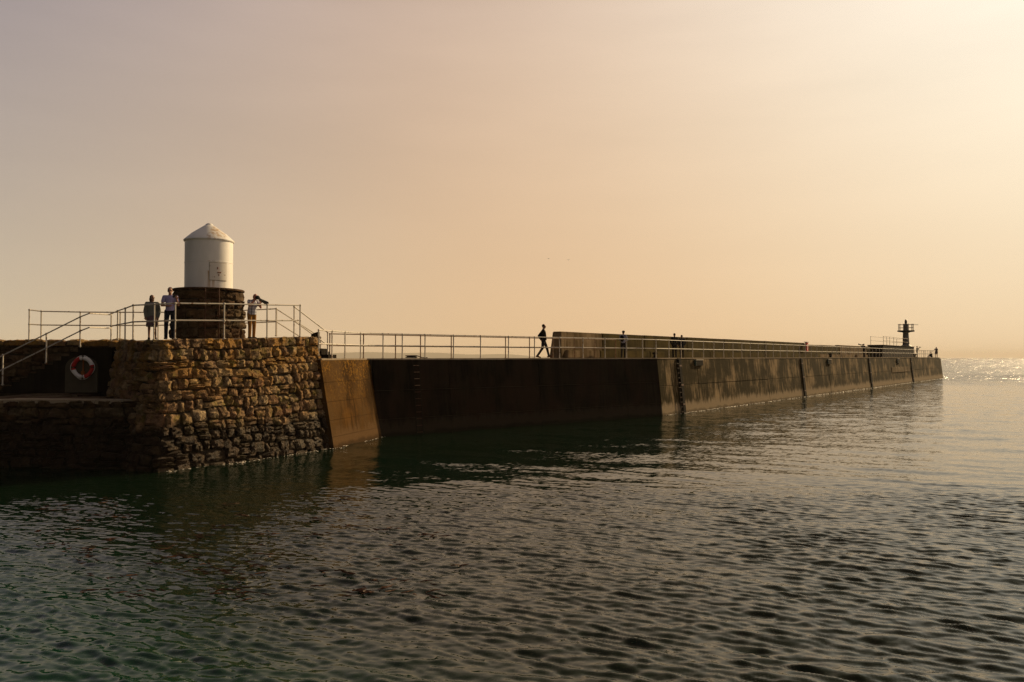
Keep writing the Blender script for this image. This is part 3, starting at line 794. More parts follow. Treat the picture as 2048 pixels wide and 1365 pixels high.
# pier edge railing
def edge_pt(u, p0, d, n_, inw):
    s = hit(u, p0 - n_ * inw, d); q = p0 - n_ * inw + d * s
    return v3(q, zp(q))
E_ = [edge_pt(u, B0, DIRB, NB, .78) for u in (637, 664, 690, 721)] + [edge_pt(u, BC, DIRD, ND, .56) for u in (766, 804.5, 850, 907, 961, 1017, 1069, 1119, 1166, 1210, 1253, 1285)]
nF = 58
F_ = [v3(CC + DIRF * s - NF * .58, ztop(s)) for s in [.4 + 1.8 * k for k in range(nF)] if s < LF - .6]
corner_b = v3(off(BC, ND, .56) - DIRD * .45, zp(BC))
railing('long white railing following the harbour edge of the pier', E_ + F_, 1.10)
K_ = [edge_pt(u, BC, DIRD, ND, 2.25) for u in (659.5, 727, 791, 841, 902.5, 961, 1011, 1059, 1106, 1149, 1190, 1231)]
railing('rust brown railing along the seaward side of the narrow walkway', K_, 1.10, mat='rail_back')
G_ = [v3(CC + DIRF * (LF - .9) - NF * o_, ztop(LF)) for o_ in (.7, 1.7, 2.7, 3.7, 4.7, 5.7)]
railing('short railing across the far tip of the pier', G_, 1.1, mat='rail_back')
# steps and cheek wall at the pier end of the bastion
ps = empty('pier_steps', (-7.75, 32.6, 3.42), label='short dark steps with cheek wall between bastion and pier', cat='steps')
cw0, cw1 = px(622, 716, 31.6), px(635, 716, 31.6)
zt_ = px(628, 664, 31.6).z
MB().hexa([rel(p, ps) for p in ((cw0.x, 31.6, 3.43), (cw1.x, 31.6, 3.43), (cw1.x, 31.95, 3.43), (cw0.x, 31.95, 3.43), (cw0.x, 31.6, zt_ - .09), (cw1.x, 31.6, zt_), (cw1.x, 31.95, zt_), (cw0.x, 31.95, zt_ - .09))]).build('cheek_wall', M['stair'], ps)
for k, (ua, ub, v_) in enumerate(((643, 656, 709.5), (636, 643, 703), (628, 636, 697))):
    A, Bq = px(ua, v_, 32.4), px(ub, v_, 32.4)
    MB().box(rel(((A.x + Bq.x) / 2, 33.2, (3.43 + A.z) / 2), ps), ((Bq.x - A.x) / 2 - .003, .78, (A.z - 3.43) / 2)).build('step', M['stair'], ps)

# ------------------------------------------------------------------ ladders, fender posts, boxes, bollards
def wall_pt(p0, d, n_, bat, s, z, outw): return v3(p0 + d * s - n_ * (bat * z / H) + n_ * outw, z)
def wall_ladder(label, p0, d, n_, bat, s, w_, step_=.30, mat='iron', out=.10, pale=True):
    c = wall_pt(p0, d, n_, bat, s, 0, 0); root = empty('wall_ladder', c, label=label, cat='ladder')
    for k in (-1, 1):
        MB().tube([wall_pt(p0, d, n_, bat, s + k * w_ / 2, z_, out) - c for z_ in (-.4, 3.35)], .022, 6).build('stile', M['black_timber'], root)
    z_ = .1
    while z_ < 3.3:
        MB().tube([wall_pt(p0, d, n_, bat, s + k * w_ / 2, z_, out) - c for k in (-1, 1)], .012, 6).build('rung', M['rail_back'] if z_ > 2.0 and pale else M[mat], root)
        z_ += step_
    return root
wall_ladder('rusty iron ladder down the dark shaded wall', BC, DIRD, ND, BAT['D'], hit(838, BC, DIRD), .34)
def fender(label, u, wd):
    s = hit(u, CC, DIRF); c = wall_pt(CC, DIRF, NF, BAT['F'], s, 0, 0)
    root = empty('fender_post', c, label=label, cat='fender post', group='dark fender posts up the pier wall')
    def q(ds, z_, o_): return wall_pt(CC, DIRF, NF, BAT['F'], s + ds, z_, o_) - c
    h = wd / 2
    MB().hexa([q(-h, -.6, .12), q(h, -.6, .12), q(h, -.6, .0), q(-h, -.6, .0), q(-h, 3.42, .12), q(h, 3.42, .12), q(h, 3.42, .035), q(-h, 3.42, .035)]).build('timber', M['black_timber'], root)
    for z_ in (.5, 1.7, 2.9):
        MB().hexa([q(-h - .02, z_, .135), q(h + .02, z_, .135), q(h + .02, z_, .03), q(-h - .02, z_, .03), q(-h - .02, z_ + .1, .135), q(h + .02, z_ + .1, .135), q(h + .02, z_ + .1, .035), q(-h - .02, z_ + .1, .035)]).build('iron_strap', M['iron'], root)
    return root
fender('black timber fender post nearest the dark corner, with a ladder beside it', 1366, .42)
fender('black timber fender post below the red lifebuoy cabinet', 1609, .50)
fender('black timber fender post below the photographer with the long lens', 1743, .55)
fender('black timber fender post farthest out, below the beacon base', 1826, .62)
wall_ladder('thin rusty ladder against the first fender post by the dark corner', CC, DIRF, NF, BAT['F'], hit(1361.5, CC, DIRF) - .05, .36, out=.14, pale=False)
def fbox(label, u, w_, h_):
    s = hit(u, CC - NF * .36, DIRF); c = wall_pt(CC, DIRF, NF, BAT['F'], s, 3.3, 0)
    root = empty('rubbing_box', c, label=label, cat='rubbing box', group='dark green rubbing boxes below the deck edge')
    def q(ds, z_, o_): return wall_pt(CC, DIRF, NF, BAT['F'], s + ds, z_, o_) - c
    h = w_ / 2
    MB().hexa([q(-h, 3.3 - h_, .13), q(h, 3.3 - h_, .13), q(h, 3.3 - h_, .02), q(-h, 3.3 - h_, .02), q(-h, 3.29, .15), q(h, 3.29, .15), q(h, 3.29, .04), q(-h, 3.29, .04)]).build('body', M['black_timber'], root)
    MB().hexa([q(-h - .02, 3.3 - h_, .14), q(-h - .004, 3.3 - h_, .14), q(-h - .004, 3.3 - h_, .03), q(-h - .02, 3.3 - h_, .03), q(-h - .02, 3.29, .16), q(-h - .004, 3.29, .16), q(-h - .004, 3.29, .04), q(-h - .02, 3.29, .04)]).build('end_plate', M['teal'], root)
    MB().hexa([q(-h - .04, 3.292, .18), q(h + .04, 3.292, .18), q(h + .04, 3.292, .04), q(-h - .04, 3.292, .04), q(-h - .04, 3.33, .18), q(h + .04, 3.33, .18), q(h + .04, 3.33, .04), q(-h - .04, 3.33, .04)]).build('top_plate', M['rail'], root)
fbox('green-ended rubbing box nearest the dark corner of the pier', 1394, 1.15, .36)
fbox('green-ended rubbing box just right of the red lifebuoy cabinet', 1656, 1.1, .45)
fbox('dark rubbing box far along below the beacon base', 1794, 1.4, .55)
def bollard(label, u, s_in, hgt=.36, w_=.15):
    s = hit(u, CC - NF * s_in, DIRF); q = CC - NF * s_in + DIRF * s
    o = MB().lathe([(w_ * 1.2, 0), (w_ * 1.2, .03), (w_ * .75, .06), (w_ * .72, hgt * .6), (w_ * 1.15, hgt * .75), (w_ * 1.2, hgt * .9), (w_ * .8, hgt), (0, hgt + .01)], n=14).build('bollard', M['black_timber'], None, v3(q, ztop(s)), smooth=True)
    tag(o, label, 'bollard', 'iron mooring bollards on the pier deck')
bollard('black iron bollard on the deck by the dark corner', 1310, 1.6)
bollard('black iron bollard past the red lifebuoy cabinet', 1661, 1.3, .45, .19)
bollard('black bollard at the foot of the beacon base', 1829.5, 1.6, .5, .2)

# red lifebuoy cabinet at the step in the parapet
s = pstn(1613.5, 4.3); q = CC + DIRF * s - NF * 4.3
cab = empty('lifebuoy_cabinet', v3(q, ztop(s)), math.atan2(DIRF.y, DIRF.x), label='red lifebuoy cabinet with white marks at the break in the parapet', cat='lifebuoy cabinet')
MB().box((0, 0, 1.12), (.28, .09, .50)).build('cabinet_box', M['red'], cab)
for z_ in (1.36, 1.15, .98): MB().box((0, -.093, z_), (.12, .003, .05)).build('white_mark', M['white'], cab)
MB().box((0, .03, 1.66), (.42, .15, .035)).build('hood', M['white'], cab)
for k in (-1, 1): MB().tube([(k * .2, .03, 0), (k * .2, .03, .64)], .03, 6).build('leg', M['rail'], cab)

# ------------------------------------------------------------------ far beacon
lb_s1 = pstn(1828, 3.0); 
base = empty('beacon_plinth', v3(CC + DIRF * lb_s1 - NF * 3.0, ztop(lb_s1)), math.atan2(DIRF.y, DIRF.x), label='dark block base under the small beacon near the pier tip', cat='plinth')
lb_len = lb_s1 - pstn(1763, 3.2)
zb_ = EYE + (716 - 694.2) * 126 / FPX - ztop(lb_s1)
MB().box((-lb_len / 2, 1.0, zb_ / 2), (lb_len / 2, 1.0, zb_ / 2)).build('block', M['black_timber'], base)
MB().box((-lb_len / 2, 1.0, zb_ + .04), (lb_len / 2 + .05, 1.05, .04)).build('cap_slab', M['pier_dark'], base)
bc_ = v3(CC + DIRF * (lb_s1 - 1.2) - NF * 3.95, ztop(lb_s1) + zb_ + .085)
bk_ = bc_.y / FPX        # metres per pixel there
fb = empty('beacon', bc_, label='small grey harbour beacon with railed gallery at the pier tip', cat='beacon')
k = bk_
MB().lathe([(11.5 * k, 0), (9.0 * k, 1.6 * k), (6.2 * k, 4.0 * k), (5.0 * k, 24 * k), (4.6 * k, 27 * k), (7.5 * k, 28.6 * k)], n=24).build('column', M['light_grey'], fb, smooth=True)
MB().lathe([(8 * k, 28.6 * k), (15.2 * k, 29.6 * k), (15.8 * k, 31.8 * k), (15.0 * k, 32.2 * k)], n=28).build('gallery', M['charcoal'], fb, smooth=True)
MB().lathe([(3.6 * k, 32.2 * k), (3.4 * k, 44.5 * k), (2.6 * k, 46 * k)], n=20).build('lantern_shaft', M['light_grey'], fb, smooth=True)
MB().lathe([(1.5 * k, 46 * k), (2.3 * k, 47.5 * k), (2.3 * k, 51 * k), (1.5 * k, 52 * k), (2.2 * k, 53 * k), (1.2 * k, 54 * k)], n=16).build('lantern', M['plastic'], fb, smooth=True)
for j in range(10):
    a = 2 * math.pi * j / 10 + .2
    MB().tube([(13.4 * k * math.cos(a), 13.4 * k * math.sin(a), z_ * k) for z_ in (32.2, 44.4)], .042, 6).ball((13.4 * k * math.cos(a), 13.4 * k * math.sin(a), 44.4 * k), .075).build('gallery_post', M['iron'], fb)
for z_ in (37.5, 43.8):
    MB().tube([(13.4 * k * math.cos(2 * math.pi * j / 30), 13.4 * k * math.sin(2 * math.pi * j / 30), z_ * k) for j in range(31)], .03, 6).build('gallery_rail', M['iron'], fb)
MB().tube([(13 * k, 0, 43.8 * k), (24 * k, -2 * k, 43.4 * k)], .035, 6).build('outreach_arm', M['iron'], fb)
MB().tube([(-6.5 * k, -1.5 * k, 2 * k), (-5.6 * k, -1.5 * k, 27 * k)], .05, 6).tube([(-7.4 * k, -1.5 * k, 5 * k), (-6.5 * k, -1.5 * k, 27 * k)], .03, 6).build('access_ladder', M['iron'], fb)
# cage of thin rails on the base block
cz = zb_ + .085
for_posts = [(-lb_len + 1.0, .15), (-lb_len + 3.2, .15), (-lb_len + 5.2, .15), (-lb_len + 8.0, .15), (-6.6, .15), (-4.0, .15), (-4.0, 1.8), (-lb_len + 1.0, 1.8)]
Mb = Matrix.Translation(base.location) @ Matrix.Rotation(math.atan2(DIRF.y, DIRF.x), 4, 'Z')
railing('rusty rail cage on top of the beacon base', [Mb @ Vector((x_, y_, cz)) for x_, y_ in for_posts], 1.18, mat='rail_back')

# ------------------------------------------------------------------ people
def blob(prims, voxel=.012, smooth=4):
    mb = MB()
    for p in prims:
        if p[0] == 'c': mb.tube([p[1], p[2]], [p[3], p[4]], 12); mb.ball(p[1], p[3], 12, 8); mb.ball(p[2], p[4], 12, 8)
        elif p[0] == 'f': mb.tube(p[1], p[2], 14)
        elif p[0] == 'e': mb.ball(p[1], p[2], 14, 10, p[3] if len(p) > 3 else None)
    me = mb.mesh('x'); o = bpy.data.objects.new('x', me); COL.objects.link(o)
    m = o.modifiers.new('r', 'REMESH'); m.mode = 'VOXEL'; m.voxel_size = voxel; m.use_smooth_shade = True
    s = o.modifiers.new('s', 'SMOOTH'); s.iterations = smooth; s.factor = .5
    dg = bpy.context.evaluated_depsgraph_get(); r_ = bpy.data.meshes.new_from_object(o.evaluated_get(dg)); r_.shade_smooth()
    bpy.data.objects.remove(o); return r_
V = Vector
def person(label, loc, face, height, pose, wear, cat='person', group=None, voxel=.013, female=False):
    """facing local -Y, turned by face; pose: joints in metres for a 1.75 m figure"""
    k = height / 1.75
    J = dict(hipL=V((.092, 0, .93)), hipR=V((-.092, 0, .93)), kneeL=V((.10, -.01, .50)), kneeR=V((-.10, -.01, .50)), ankL=V((.105, .02, .085)), ankR=V((-.105, .02, .085)),
             pel=V((0, 0, .98)), waist=V((0, 0, 1.12)), chest=V((0, 0, 1.31)), neck=V((0, .01, 1.47)), head=V((0, -.02, 1.635)),
             shL=V((.185, 0, 1.42)), shR=V((-.185, 0, 1.42)), elL=V((.235, .03, 1.13)), elR=V((-.235, .03, 1.13)), wrL=V((.23, -.04, .89)), wrR=V((-.23, -.04, .89)), toeL=V((.02, -1, 0)), toeR=V((-.02, -1, 0)),
             hd=0.0, hp=0.0)
    for a, b in pose.items(): J[a] = V(b) if isinstance(b, (tuple, list)) else b
    HM = Matrix.Rotation(J['hd'], 3, 'Z') @ Matrix.Rotation(J['hp'], 3, 'X')
    hc = J['head']
    def h_(x, y, z): return hc + HM @ V((x, y, z))
    wsc = .93 if female else 1.0
    body = [('e', J['pel'], (.15 * wsc, .105, .12)), ('e', J['waist'], (.125 * wsc, .092, .15)), ('e', J['chest'], (.15 * wsc, .105, .16)), ('c', J['shL'], J['shR'], .055, .055),
            ('c', J['chest'], J['pel'], .10, .10), ('c', J['neck'], hc + V((0, 0, -.07)), .056, .052),
            ('e', hc + HM @ V((0, 0, .01)), (.073, .092, .108), HM), ('e', h_(0, -.035, -.065), (.052, .055, .052), HM), ('e', h_(0, -.098, -.012), (.013, .020, .026), HM),
            ('e', h_(.074, .008, -.01), (.012, .022, .032), HM), ('e', h_(-.074, .008, -.01), (.012, .022, .032), HM), ('e', h_(0, -.078, .02), (.055, .018, .012), HM), ('e', h_(0, -.085, -.052), (.026, .012, .010), HM)]
    for S in 'LR':
        sg = 1 if S == 'L' else -1
        body += [('c', J['sh' + S], J['el' + S], .047 * wsc, .038 * wsc), ('c', J['el' + S], J['wr' + S], .038 * wsc, .026), ('c', J['hip' + S], J['knee' + S], .078, .054), ('c', J['knee' + S], J['ank' + S], .053, .036)]
        t_ = J['toe' + S].normalized(); an = J['ank' + S]
        body += [('c', an + V((0, 0, -.035)) - t_ * .04, an + t_ * .13 + V((0, 0, -.05)), .038, .030)]
        # hand: palm, four unequal curled fingers and a thumb leaving the side of the palm
        w_ = J['wr' + S]; d_ = (w_ - J['el' + S]).normalized(); sd_ = d_.cross(V((0, 0, 1)) if abs(d_.z) < .8 else V((0, 1, 0))).normalized(); nn = d_.cross(sd_).normalized()
        body.append(('c', w_ + d_ * .02, w_ + d_ * .075, .030, .034))
        for q_, ln in enumerate((.058, .068, .064, .050)):
            b0 = w_ + d_ * .085 + sd_ * (q_ - 1.5) * .020
            m1 = b0 + d_ * ln * .55 - nn * .008; m2 = m1 + (d_ * .7 - nn * .7).normalized() * ln * .5
            body += [('c', b0 - d_ * .02, m1, .0105, .0095), ('c', m1, m2, .0095, .008)]
        tb = w_ + d_ * .035 + sd_ * -.03
        body += [('c', tb, tb - sd_ * .028 + d_ * .03 - nn * .012, .012, .010), ('c', tb - sd_ * .028 + d_ * .03 - nn * .012, tb - sd_ * .026 + d_ * .058 - nn * .02, .010, .008)]
    root = link('person', blob(body, voxel), M[wear.get('skin', 'skin')])
    root.location = loc; root.rotation_euler = (0, 0, face); root.scale = (k, k, k)
    tag(root, label, cat, group)
    def part(nm, prims, mt, vx=voxel, sm=3): return link(nm, blob(prims, vx, sm), M[mt], root)
    if 'trousers' in wear:
        pr = [('e', J['pel'] + V((0, .005, -.02)), (.168, .122, .12)), ('e', J['pel'] + V((0, 0, .04)), (.15, .112, .08))]
        for S in 'LR':
            a, b, c_ = J['hip' + S], J['knee' + S], J['ank' + S]
            pr += [('c', a, b, .096, .070), ('f', [b + (a - b) * .05, b, b + (c_ - b) * .5, c_ + (c_ - b).normalized() * .025], [.069, .069, .062, .056])]
        part('trousers', pr, wear['trousers'])
    if 'skirt' in wear:
        z1 = wear.get('hem', .55); p = J['pel']
        part('skirt', [('f', [p + V((0, 0, .10)), p + V((0, 0, -.05)), V((p.x, p.y, z1))], [.135, .175, .225 if wear.get('flare') is None else wear['flare']])], wear['skirt'])
    if 'top' in wear:
        e_ = wear.get('bulk', 0.0)
        pr = [('e', J['waist'] + V((0, 0, -.03)), (.146 + e_, .115 + e_, .16)), ('e', J['chest'], (.170 + e_, .122 + e_, .165)), ('c', J['shL'], J['shR'], .069, .069), ('f', [J['chest'], J['waist'], J['pel'] + V((0, 0, wear.get('tail', -.02)))], [.13 + e_, .138 + e_, .152 + e_]),
              ('c', J['neck'] + V((0, 0, -.02)), J['neck'] + V((0, 0, .01)), .066, .062)]
        for S in 'LR':
            a, b, c_ = J['sh' + S], J['el' + S], J['wr' + S]
            if wear.get('short'): pr += [('f', [a, a + (b - a) * .62], [.068, .066]), ('e', a, (.07, .07, .07))]
            else: pr += [('c', a, b, .066 + e_ * .5, .055 + e_ * .5), ('f', [b, c_], [.054 + e_ * .5, .040 + e_ * .3])]
        part(wear.get('topname', 'shirt'), pr, wear['top'])
    if 'coat' in wear:
        pr = [('f', [J['neck'] + V((0, .03, -.03)), J['chest'] + V((0, .02, .02)), J['waist'] + V((0, .025, 0)), J['pel'] + V((0, .03, -.02)), V((J['pel'].x, .03, .52))], [.09, .175, .185, .20, .215]), ('c', J['shL'], J['shR'], .08, .08)]
        for S in 'LR':
            a, b, c_ = J['sh' + S], J['el' + S], J['wr' + S]; pr += [('c', a, b, .082, .072), ('c', b, c_, .07, .055)]
        part('cardigan', pr, wear['coat'])
    if 'shoes' in wear:
        for S in 'LR':
            t_ = J['toe' + S].normalized(); an = J['ank' + S]
            part('shoe', [('c', an + V((0, 0, -.04)) - t_ * .055, an + t_ * .15 + V((0, 0, -.052)), .046, .036), ('c', an, an + V((0, 0, -.03)), .046, .046)], wear['shoes'])
    if 'hair' in wear:
        pr = [('e', h_(0, .022, .035), (.083, .086, .096), HM)]
        if wear.get('long'): pr += [('e', h_(.05, .03, -.05), (.045, .06, .11), HM), ('e', h_(-.05, .03, -.05), (.045, .06, .11), HM), ('e', h_(0, .06, -.05), (.075, .045, .12), HM)]
        if wear.get('curly'): pr += [('e', h_(.05 * math.cos(a), .03 + .05 * math.sin(a), .07), (.05, .05, .05)) for a in (0, 1.2, 2.4, 3.6, 4.8)]
        part('hair', pr, wear['hair'])
    if wear.get('glasses'):
        part('sunglasses', [('e', h_(.032, -.09, .008), (.028, .012, .018), HM), ('e', h_(-.032, -.09, .008), (.028, .012, .018), HM), ('c', h_(.06, -.07, .01), h_(.076, .0, .01), .006, .006), ('c', h_(-.06, -.07, .01), h_(-.076, .0, .01), .006, .006)], 'plastic', .007, 1)
    if wear.get('pack'):
        part('backpack', [('e', J['chest'] + V((0, .19, -.06)), (.14, .10, .21))], wear['pack'])
    return root, J
def held(root, name, label, cat, parts):
    """a held thing: own top-level object placed in its holder's frame"""
    e = empty(name, root.matrix_basis @ V(parts[0][2]), root.rotation_euler.z, label=label, cat=cat)
    for nm, mb, c, mt in parts:
        link(nm, mb.mesh(nm, True, 40), M[mt], e)
    return e
def ground_px(u, Y, z): x = (u - 1024) / FPX * Y; return V((x, Y, z))
DZ = 4.03
person('woman in grey-green cardigan and skirt standing at the bastion railing', ground_px(303.5, 29.4, 4.10), R(20), 1.66,
       dict(elL=(.25, .05, 1.13), elR=(-.25, .05, 1.13), wrL=(.22, -.08, .91), wrR=(-.22, -.08, .91), hd=R(38), kneeL=(.11, -.01, .5), ankL=(.13, .02, .085)),
       dict(coat='cardigan', top='blouse', bulk=.012, skirt='skirt', hem=.56, shoes='shoe', hair='hair_brown', long=True, glasses=True), voxel=.009, female=True)
m2, J2 = person('man in lilac polo shirt and dark trousers left of the tower', ground_px(339.5, 27.6, 4.09), R(12), 1.80,
       dict(elR=(-.27, .0, 1.14), wrR=(-.02, -.17, 1.12), elL=(.27, -.05, 1.15), wrL=(.25, -.22, 1.33), hd=R(8), kneeR=(-.12, 0, .5), ankR=(-.13, .02, .085)),
       dict(top='lilac', short=True, trousers='navy', shoes='shoe', hair='hair_dark', skin='skin', glasses=True), voxel=.009)
o = MB().box((0, 0, 0), (.04, .012, .075)).build('mobile_phone', M['plastic'], None, m2.matrix_basis @ V((.20, -.27, 1.44))); o.rotation_euler = (R(-20), R(70), R(10)); o['label'] = 'dark phone held up by the man in the lilac shirt'; o['category'] = 'phone'
def lens_cam(holder, label, eye, aim, ln, r0, r1, scope=True):
    e = empty('camera', holder.matrix_basis @ V(eye), 0, label=label, cat='camera')
    d_ = (V(aim)).normalized(); q = Matrix.Rotation(holder.rotation_euler.z, 3, 'Z'); d_ = q @ d_
    rot = d_.to_track_quat('Y', 'Z').to_matrix().to_4x4()
    MB().box((0, .03, 0), (.07, .04, .055), rot).box((0, .02, .06), (.03, .03, .02), rot).build('camera_body', M['plastic'], e)
    ax = lambda t_: d_ * t_
    MB().tube([ax(.06), ax(.10), ax(ln * .55), ax(ln * .58), ax(ln * .8)], [r0, r0, r0 * 1.1, r1 * .95, r1], 14).build('lens_barrel', M['lens'], e, smooth=True)
    MB().tube([ax(ln * .8), ax(ln)], [r1 * 1.12, r1 * 1.2], 14).build('lens_hood', M['plastic'], e, smooth=True)
    MB().tube([ax(ln * .45), ax(ln * .45) + V((0, 0, -r1 * 1.8))], .018, 6).build('tripod_foot', M['plastic'], e)
m3, J3 = person('photographer in checked shirt and brown trousers aiming a long lens', ground_px(503, 29.2, 4.14), R(52), 1.70,
       dict(waist=(0, -.02, 1.12), chest=(0, -.07, 1.30), neck=(0, -.13, 1.45), head=(0, -.20, 1.58), hp=R(20), shL=(.18, -.09, 1.41), shR=(-.18, -.09, 1.41),
            elL=(.20, -.28, 1.18), wrL=(.06, -.44, 1.38), elR=(-.26, -.22, 1.25), wrR=(-.07, -.32, 1.46), ankR=(-.12, -.05, .085), kneeR=(-.11, -.05, .5)),
       dict(top='check', short=True, bulk=.022, tail=-.05, trousers='brown', shoes='shoe', skin='skin_pink'), voxel=.009)
lens_cam(m3, 'camera with long grey-green telephoto lens held by the checked-shirt photographer', (0, -.33, 1.55), (.05, -1, -.42), .62, .042, .060)
def pier_pos(u, Y): p = V(((u - 1024) / FPX * Y, Y, 0)); p.z = zp(Vector((p.x, p.y))); return p
person('man in black walking along the pier past the parapet end', pier_pos(1087, 42.4), R(82), 1.80,
       dict(kneeL=(.09, -.17, .52), ankL=(.09, -.27, .12), kneeR=(-.09, .05, .50), ankR=(-.09, .30, .13), toeL=(0, -1, .2), toeR=(0, -1, -.25), elL=(.23, .20, 1.15), wrL=(.17, .10, .95), elR=(-.23, .22, 1.15), wrR=(-.16, .12, .95), chest=(0, .01, 1.31)),
       dict(top='black', topname='jacket', bulk=.015, tail=-.06, trousers='charcoal', shoes='tan_shoe', hair='hair_dark', glasses=True))
m5, _ = person('curly-haired person in pale shirt holding a dark camera by the parapet', pier_pos(1246.5, 50.4), R(150), 1.72,
       dict(elL=(.25, -.08, 1.15), wrL=(.12, -.27, 1.13), elR=(-.25, -.08, 1.15), wrR=(-.08, -.28, 1.10), hd=R(40)),
       dict(top='grey_blue', trousers='charcoal', shoes='shoe', hair='hair_dark', curly=True, pack='black'))
person('left one of the couple in dark jackets standing with backs turned', pier_pos(1349, 56.5), R(172), 1.74,
       dict(elL=(.27, .05, 1.13), elR=(-.27, .05, 1.13), wrL=(.20, -.06, .95), wrR=(-.20, -.06, .95)),
       dict(top='charcoal', topname='jacket', bulk=.025, tail=-.12, trousers='black', shoes='shoe', hair='hair_dark'))
person('right one of the couple in dark jackets, shorter and grey-haired', pier_pos(1363.5, 57.3), R(190), 1.64,
       dict(elL=(.27, .05, 1.13), elR=(-.27, .05, 1.13), wrL=(.20, -.06, .95), wrR=(-.20, -.06, .95)),
       dict(top='navy', topname='jacket', bulk=.025, tail=-.12, trousers='black', shoes='shoe', hair='hair_grey'))
m8, _ = person('photographer in black aiming a telephoto lens up to the left', pier_pos(1728, 103.5), R(-80), 1.76,
       dict(elL=(.22, -.24, 1.28), wrL=(.05, -.42, 1.50), elR=(-.26, -.16, 1.25), wrR=(-.07, -.18, 1.52), head=(0, -.04, 1.64)),
       dict(top='black', bulk=.03, tail=-.1, topname='jacket', trousers='charcoal', shoes='shoe', hair='hair_dark'), voxel=.016)
lens_cam(m8, 'black telephoto camera raised by the photographer far along the pier', (0, -.17, 1.62), (.0, -1, .16), .62, .05, .075)
m9, _ = person('person in front of the beacon base holding up a camera', pier_pos(1834, 121), R(70), 1.70,
       dict(elL=(.20, -.22, 1.25), wrL=(.06, -.30, 1.48), elR=(-.22, -.20, 1.25), wrR=(-.06, -.28, 1.48)),
       dict(top='black', trousers='charcoal', shoes='shoe', hair='hair_dark'), voxel=.016)
lens_cam(m9, 'small camera held up beside the beacon base', (0, -.30, 1.58), (.0, -1, .0), .25, .045, .05)
person('woman in a short flared dress at the tip of the pier', pier_pos(1872.5, 131.5), R(-40), 1.68,
       dict(elR=(-.34, -.12, 1.20), wrR=(-.52, -.30, 1.05)),
       dict(top='dress', short=True, skirt='dress', hem=.62, flare=.27, shoes='shoe', hair='hair_dark', long=True), voxel=.016, female=True)
sp_ = pier_pos(1863, 127)
person('person sitting low on the deck edge near the pier tip', sp_ + V((0, 0, -.02)), R(-75), 1.70,
       dict(hipL=(.10, 0, .12), hipR=(-.10, 0, .12), kneeL=(.13, -.36, .42), kneeR=(-.13, -.36, .42), ankL=(.12, -.58, .09), ankR=(-.12, -.58, .09), pel=(0, 0, .16), waist=(0, 0, .30), chest=(0, -.05, .47), neck=(0, -.09, .63), head=(0, -.13, .79),
            shL=(.18, -.06, .58), shR=(-.18, -.06, .58), elL=(.24, -.20, .38), elR=(-.24, -.20, .38), wrL=(.14, -.38, .42), wrR=(-.14, -.38, .42)),
       dict(top='black', trousers='charcoal', shoes='shoe', hair='hair_dark', tail=.0), voxel=.016)
# two gulls far off
for u, v_, lab, rz in ((1097, 518, 'left of two tiny dark gulls over the pier', .5), (1137, 520.5, 'right of two tiny dark gulls over the pier', -.4)):
    mb = MB().ball((0, 0, 0), (.07, .20, .07)).ball((0, -.2, .03), .05)
    for s_ in (-1, 1): mb.add([(0, -.08, .02), (s_ * .28, -.12, .12), (s_ * .60, .02, .04), (s_ * .28, .02, .11), (0, .1, .02), (s_ * .28, -.04, .09)], [(0, 1, 3, 4), (1, 2, 3), (0, 4, 3, 5), (5, 3, 2), (0, 5, 1), (1, 5, 2)])
    o = mb.build('gull', M['charcoal'], None, px(u, v_, 240)); o.rotation_euler = (0, .2, rz); tag(o, lab, 'bird', 'distant gulls')

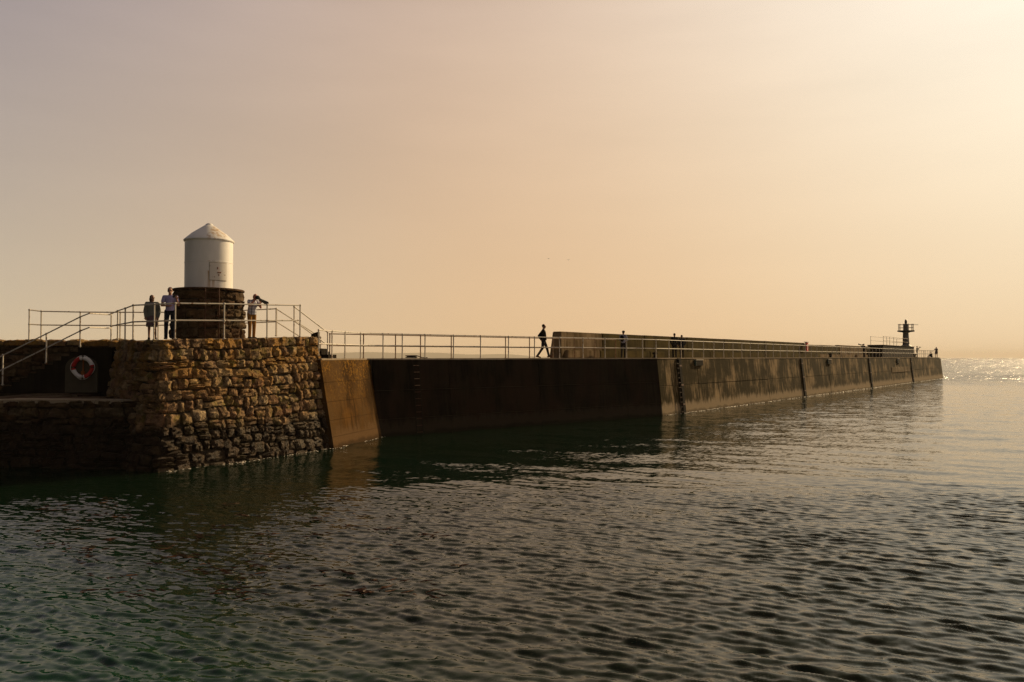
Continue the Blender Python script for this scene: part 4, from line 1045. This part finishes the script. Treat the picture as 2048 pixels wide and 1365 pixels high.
# ------------------------------------------------------------------ foam and wet froth at the waterline
t = NT('froth'); foam_m = t.fin((.72, .66, .55), .6, .4)
mb = MB(); rng = random.Random(77)
def froth(p0, d, n_, L0, L1, dens, r0, r1):
    s = L0
    while s < L1:
        s += rng.expovariate(dens)
        q = p0 + d * s + n_ * (rng.uniform(.0, .10) + .03); rr = rng.uniform(r0, r1)
        mb.ball((q.x, q.y, rng.uniform(-.015, .03)), (rr * rng.uniform(1, 2.6), rr, rr * .35), 6, 4, Matrix.Rotation(math.atan2(d.y, d.x), 3, 'Z'))
froth(CC, DIRF, NF, .2, LF, 7.0, .02, .055)
froth(B0, DIRB, NB, .2, LB, 9, .01, .03)
for i in range(4, 9):
    e = (bp[i + 1] - bp[i]); d_ = e.normalized(); n_ = Vector((d_.y, -d_.x)); froth(bp[i] + n_ * .14, d_, n_, 0, e.length, 14, .010, .028)
o = mb.build('foam', foam_m, smooth=True); tag(o, kind='stuff')

# floating scraps of weed, and a coil of rope left on the deck
mb = MB(); rng = random.Random(8)
for k in range(75):
    u, v_ = rng.uniform(60, 950), rng.uniform(985, 1200)
    Y_ = EYE * FPX / (v_ - 716); c_ = Vector(((u - 1024) / FPX * Y_, Y_, .035))
    for q in range(rng.randint(2, 6)):
        a = rng.uniform(-.6, .6); p = c_ + Vector((rng.gauss(0, .16), rng.gauss(0, .10), 0)); L_ = rng.uniform(.03, .11)
        pts = [p + Vector((L_ * (t_ - 1) * math.cos(a), L_ * (t_ - 1) * math.sin(a) + rng.uniform(-.02, .02), rng.uniform(0, .02))) for t_ in range(3)]
        mb.tube(pts, [.006, .012, .004], 4)
tag(mb.build('seaweed', plain('brown_weed', (.10, .040, .014), .6, .4, 10)), kind='stuff')
rc = edge_pt(823, BC, DIRD, ND, 1.0)
pts = [rc + Vector(((.22 + .05 * math.sin(w_ * .37)) * math.cos(w_), (.20 + .05 * math.cos(w_ * .29)) * math.sin(w_), .03 + .004 * w_)) for w_ in [k * .4 for k in range(64)]] + [rc + Vector((.5, .1, .03)), rc + Vector((.75, -.05, .03))]
tag(MB().tube([p - rc for p in pts], .022, 6).build('rope_coil', M['charcoal'], None, rc, smooth=True), 'dark coil of rope lying on the walkway above the wall ladder', 'rope')

# ------------------------------------------------------------------ sea haze
HAZE = 1.1e-4
if HAZE:
    o = MB().box((0, 0, 38.5), (13500, 13500, 40.5)).build('haze', None); tag(o, kind='stuff')
    hm = bpy.data.materials.new('sea_haze'); hm.use_nodes = True; nt = hm.node_tree
    nt.nodes.remove(nt.nodes['Principled BSDF'])
    pv = nt.nodes.new('ShaderNodeVolumePrincipled'); pv.inputs['Color'].default_value = (.95, .86, .74, 1); pv.inputs['Density'].default_value = HAZE; pv.inputs['Anisotropy'].default_value = .1
    nt.links.new(pv.outputs[0], nt.nodes['Material Output'].inputs['Volume'])
    o.data.materials.append(hm)
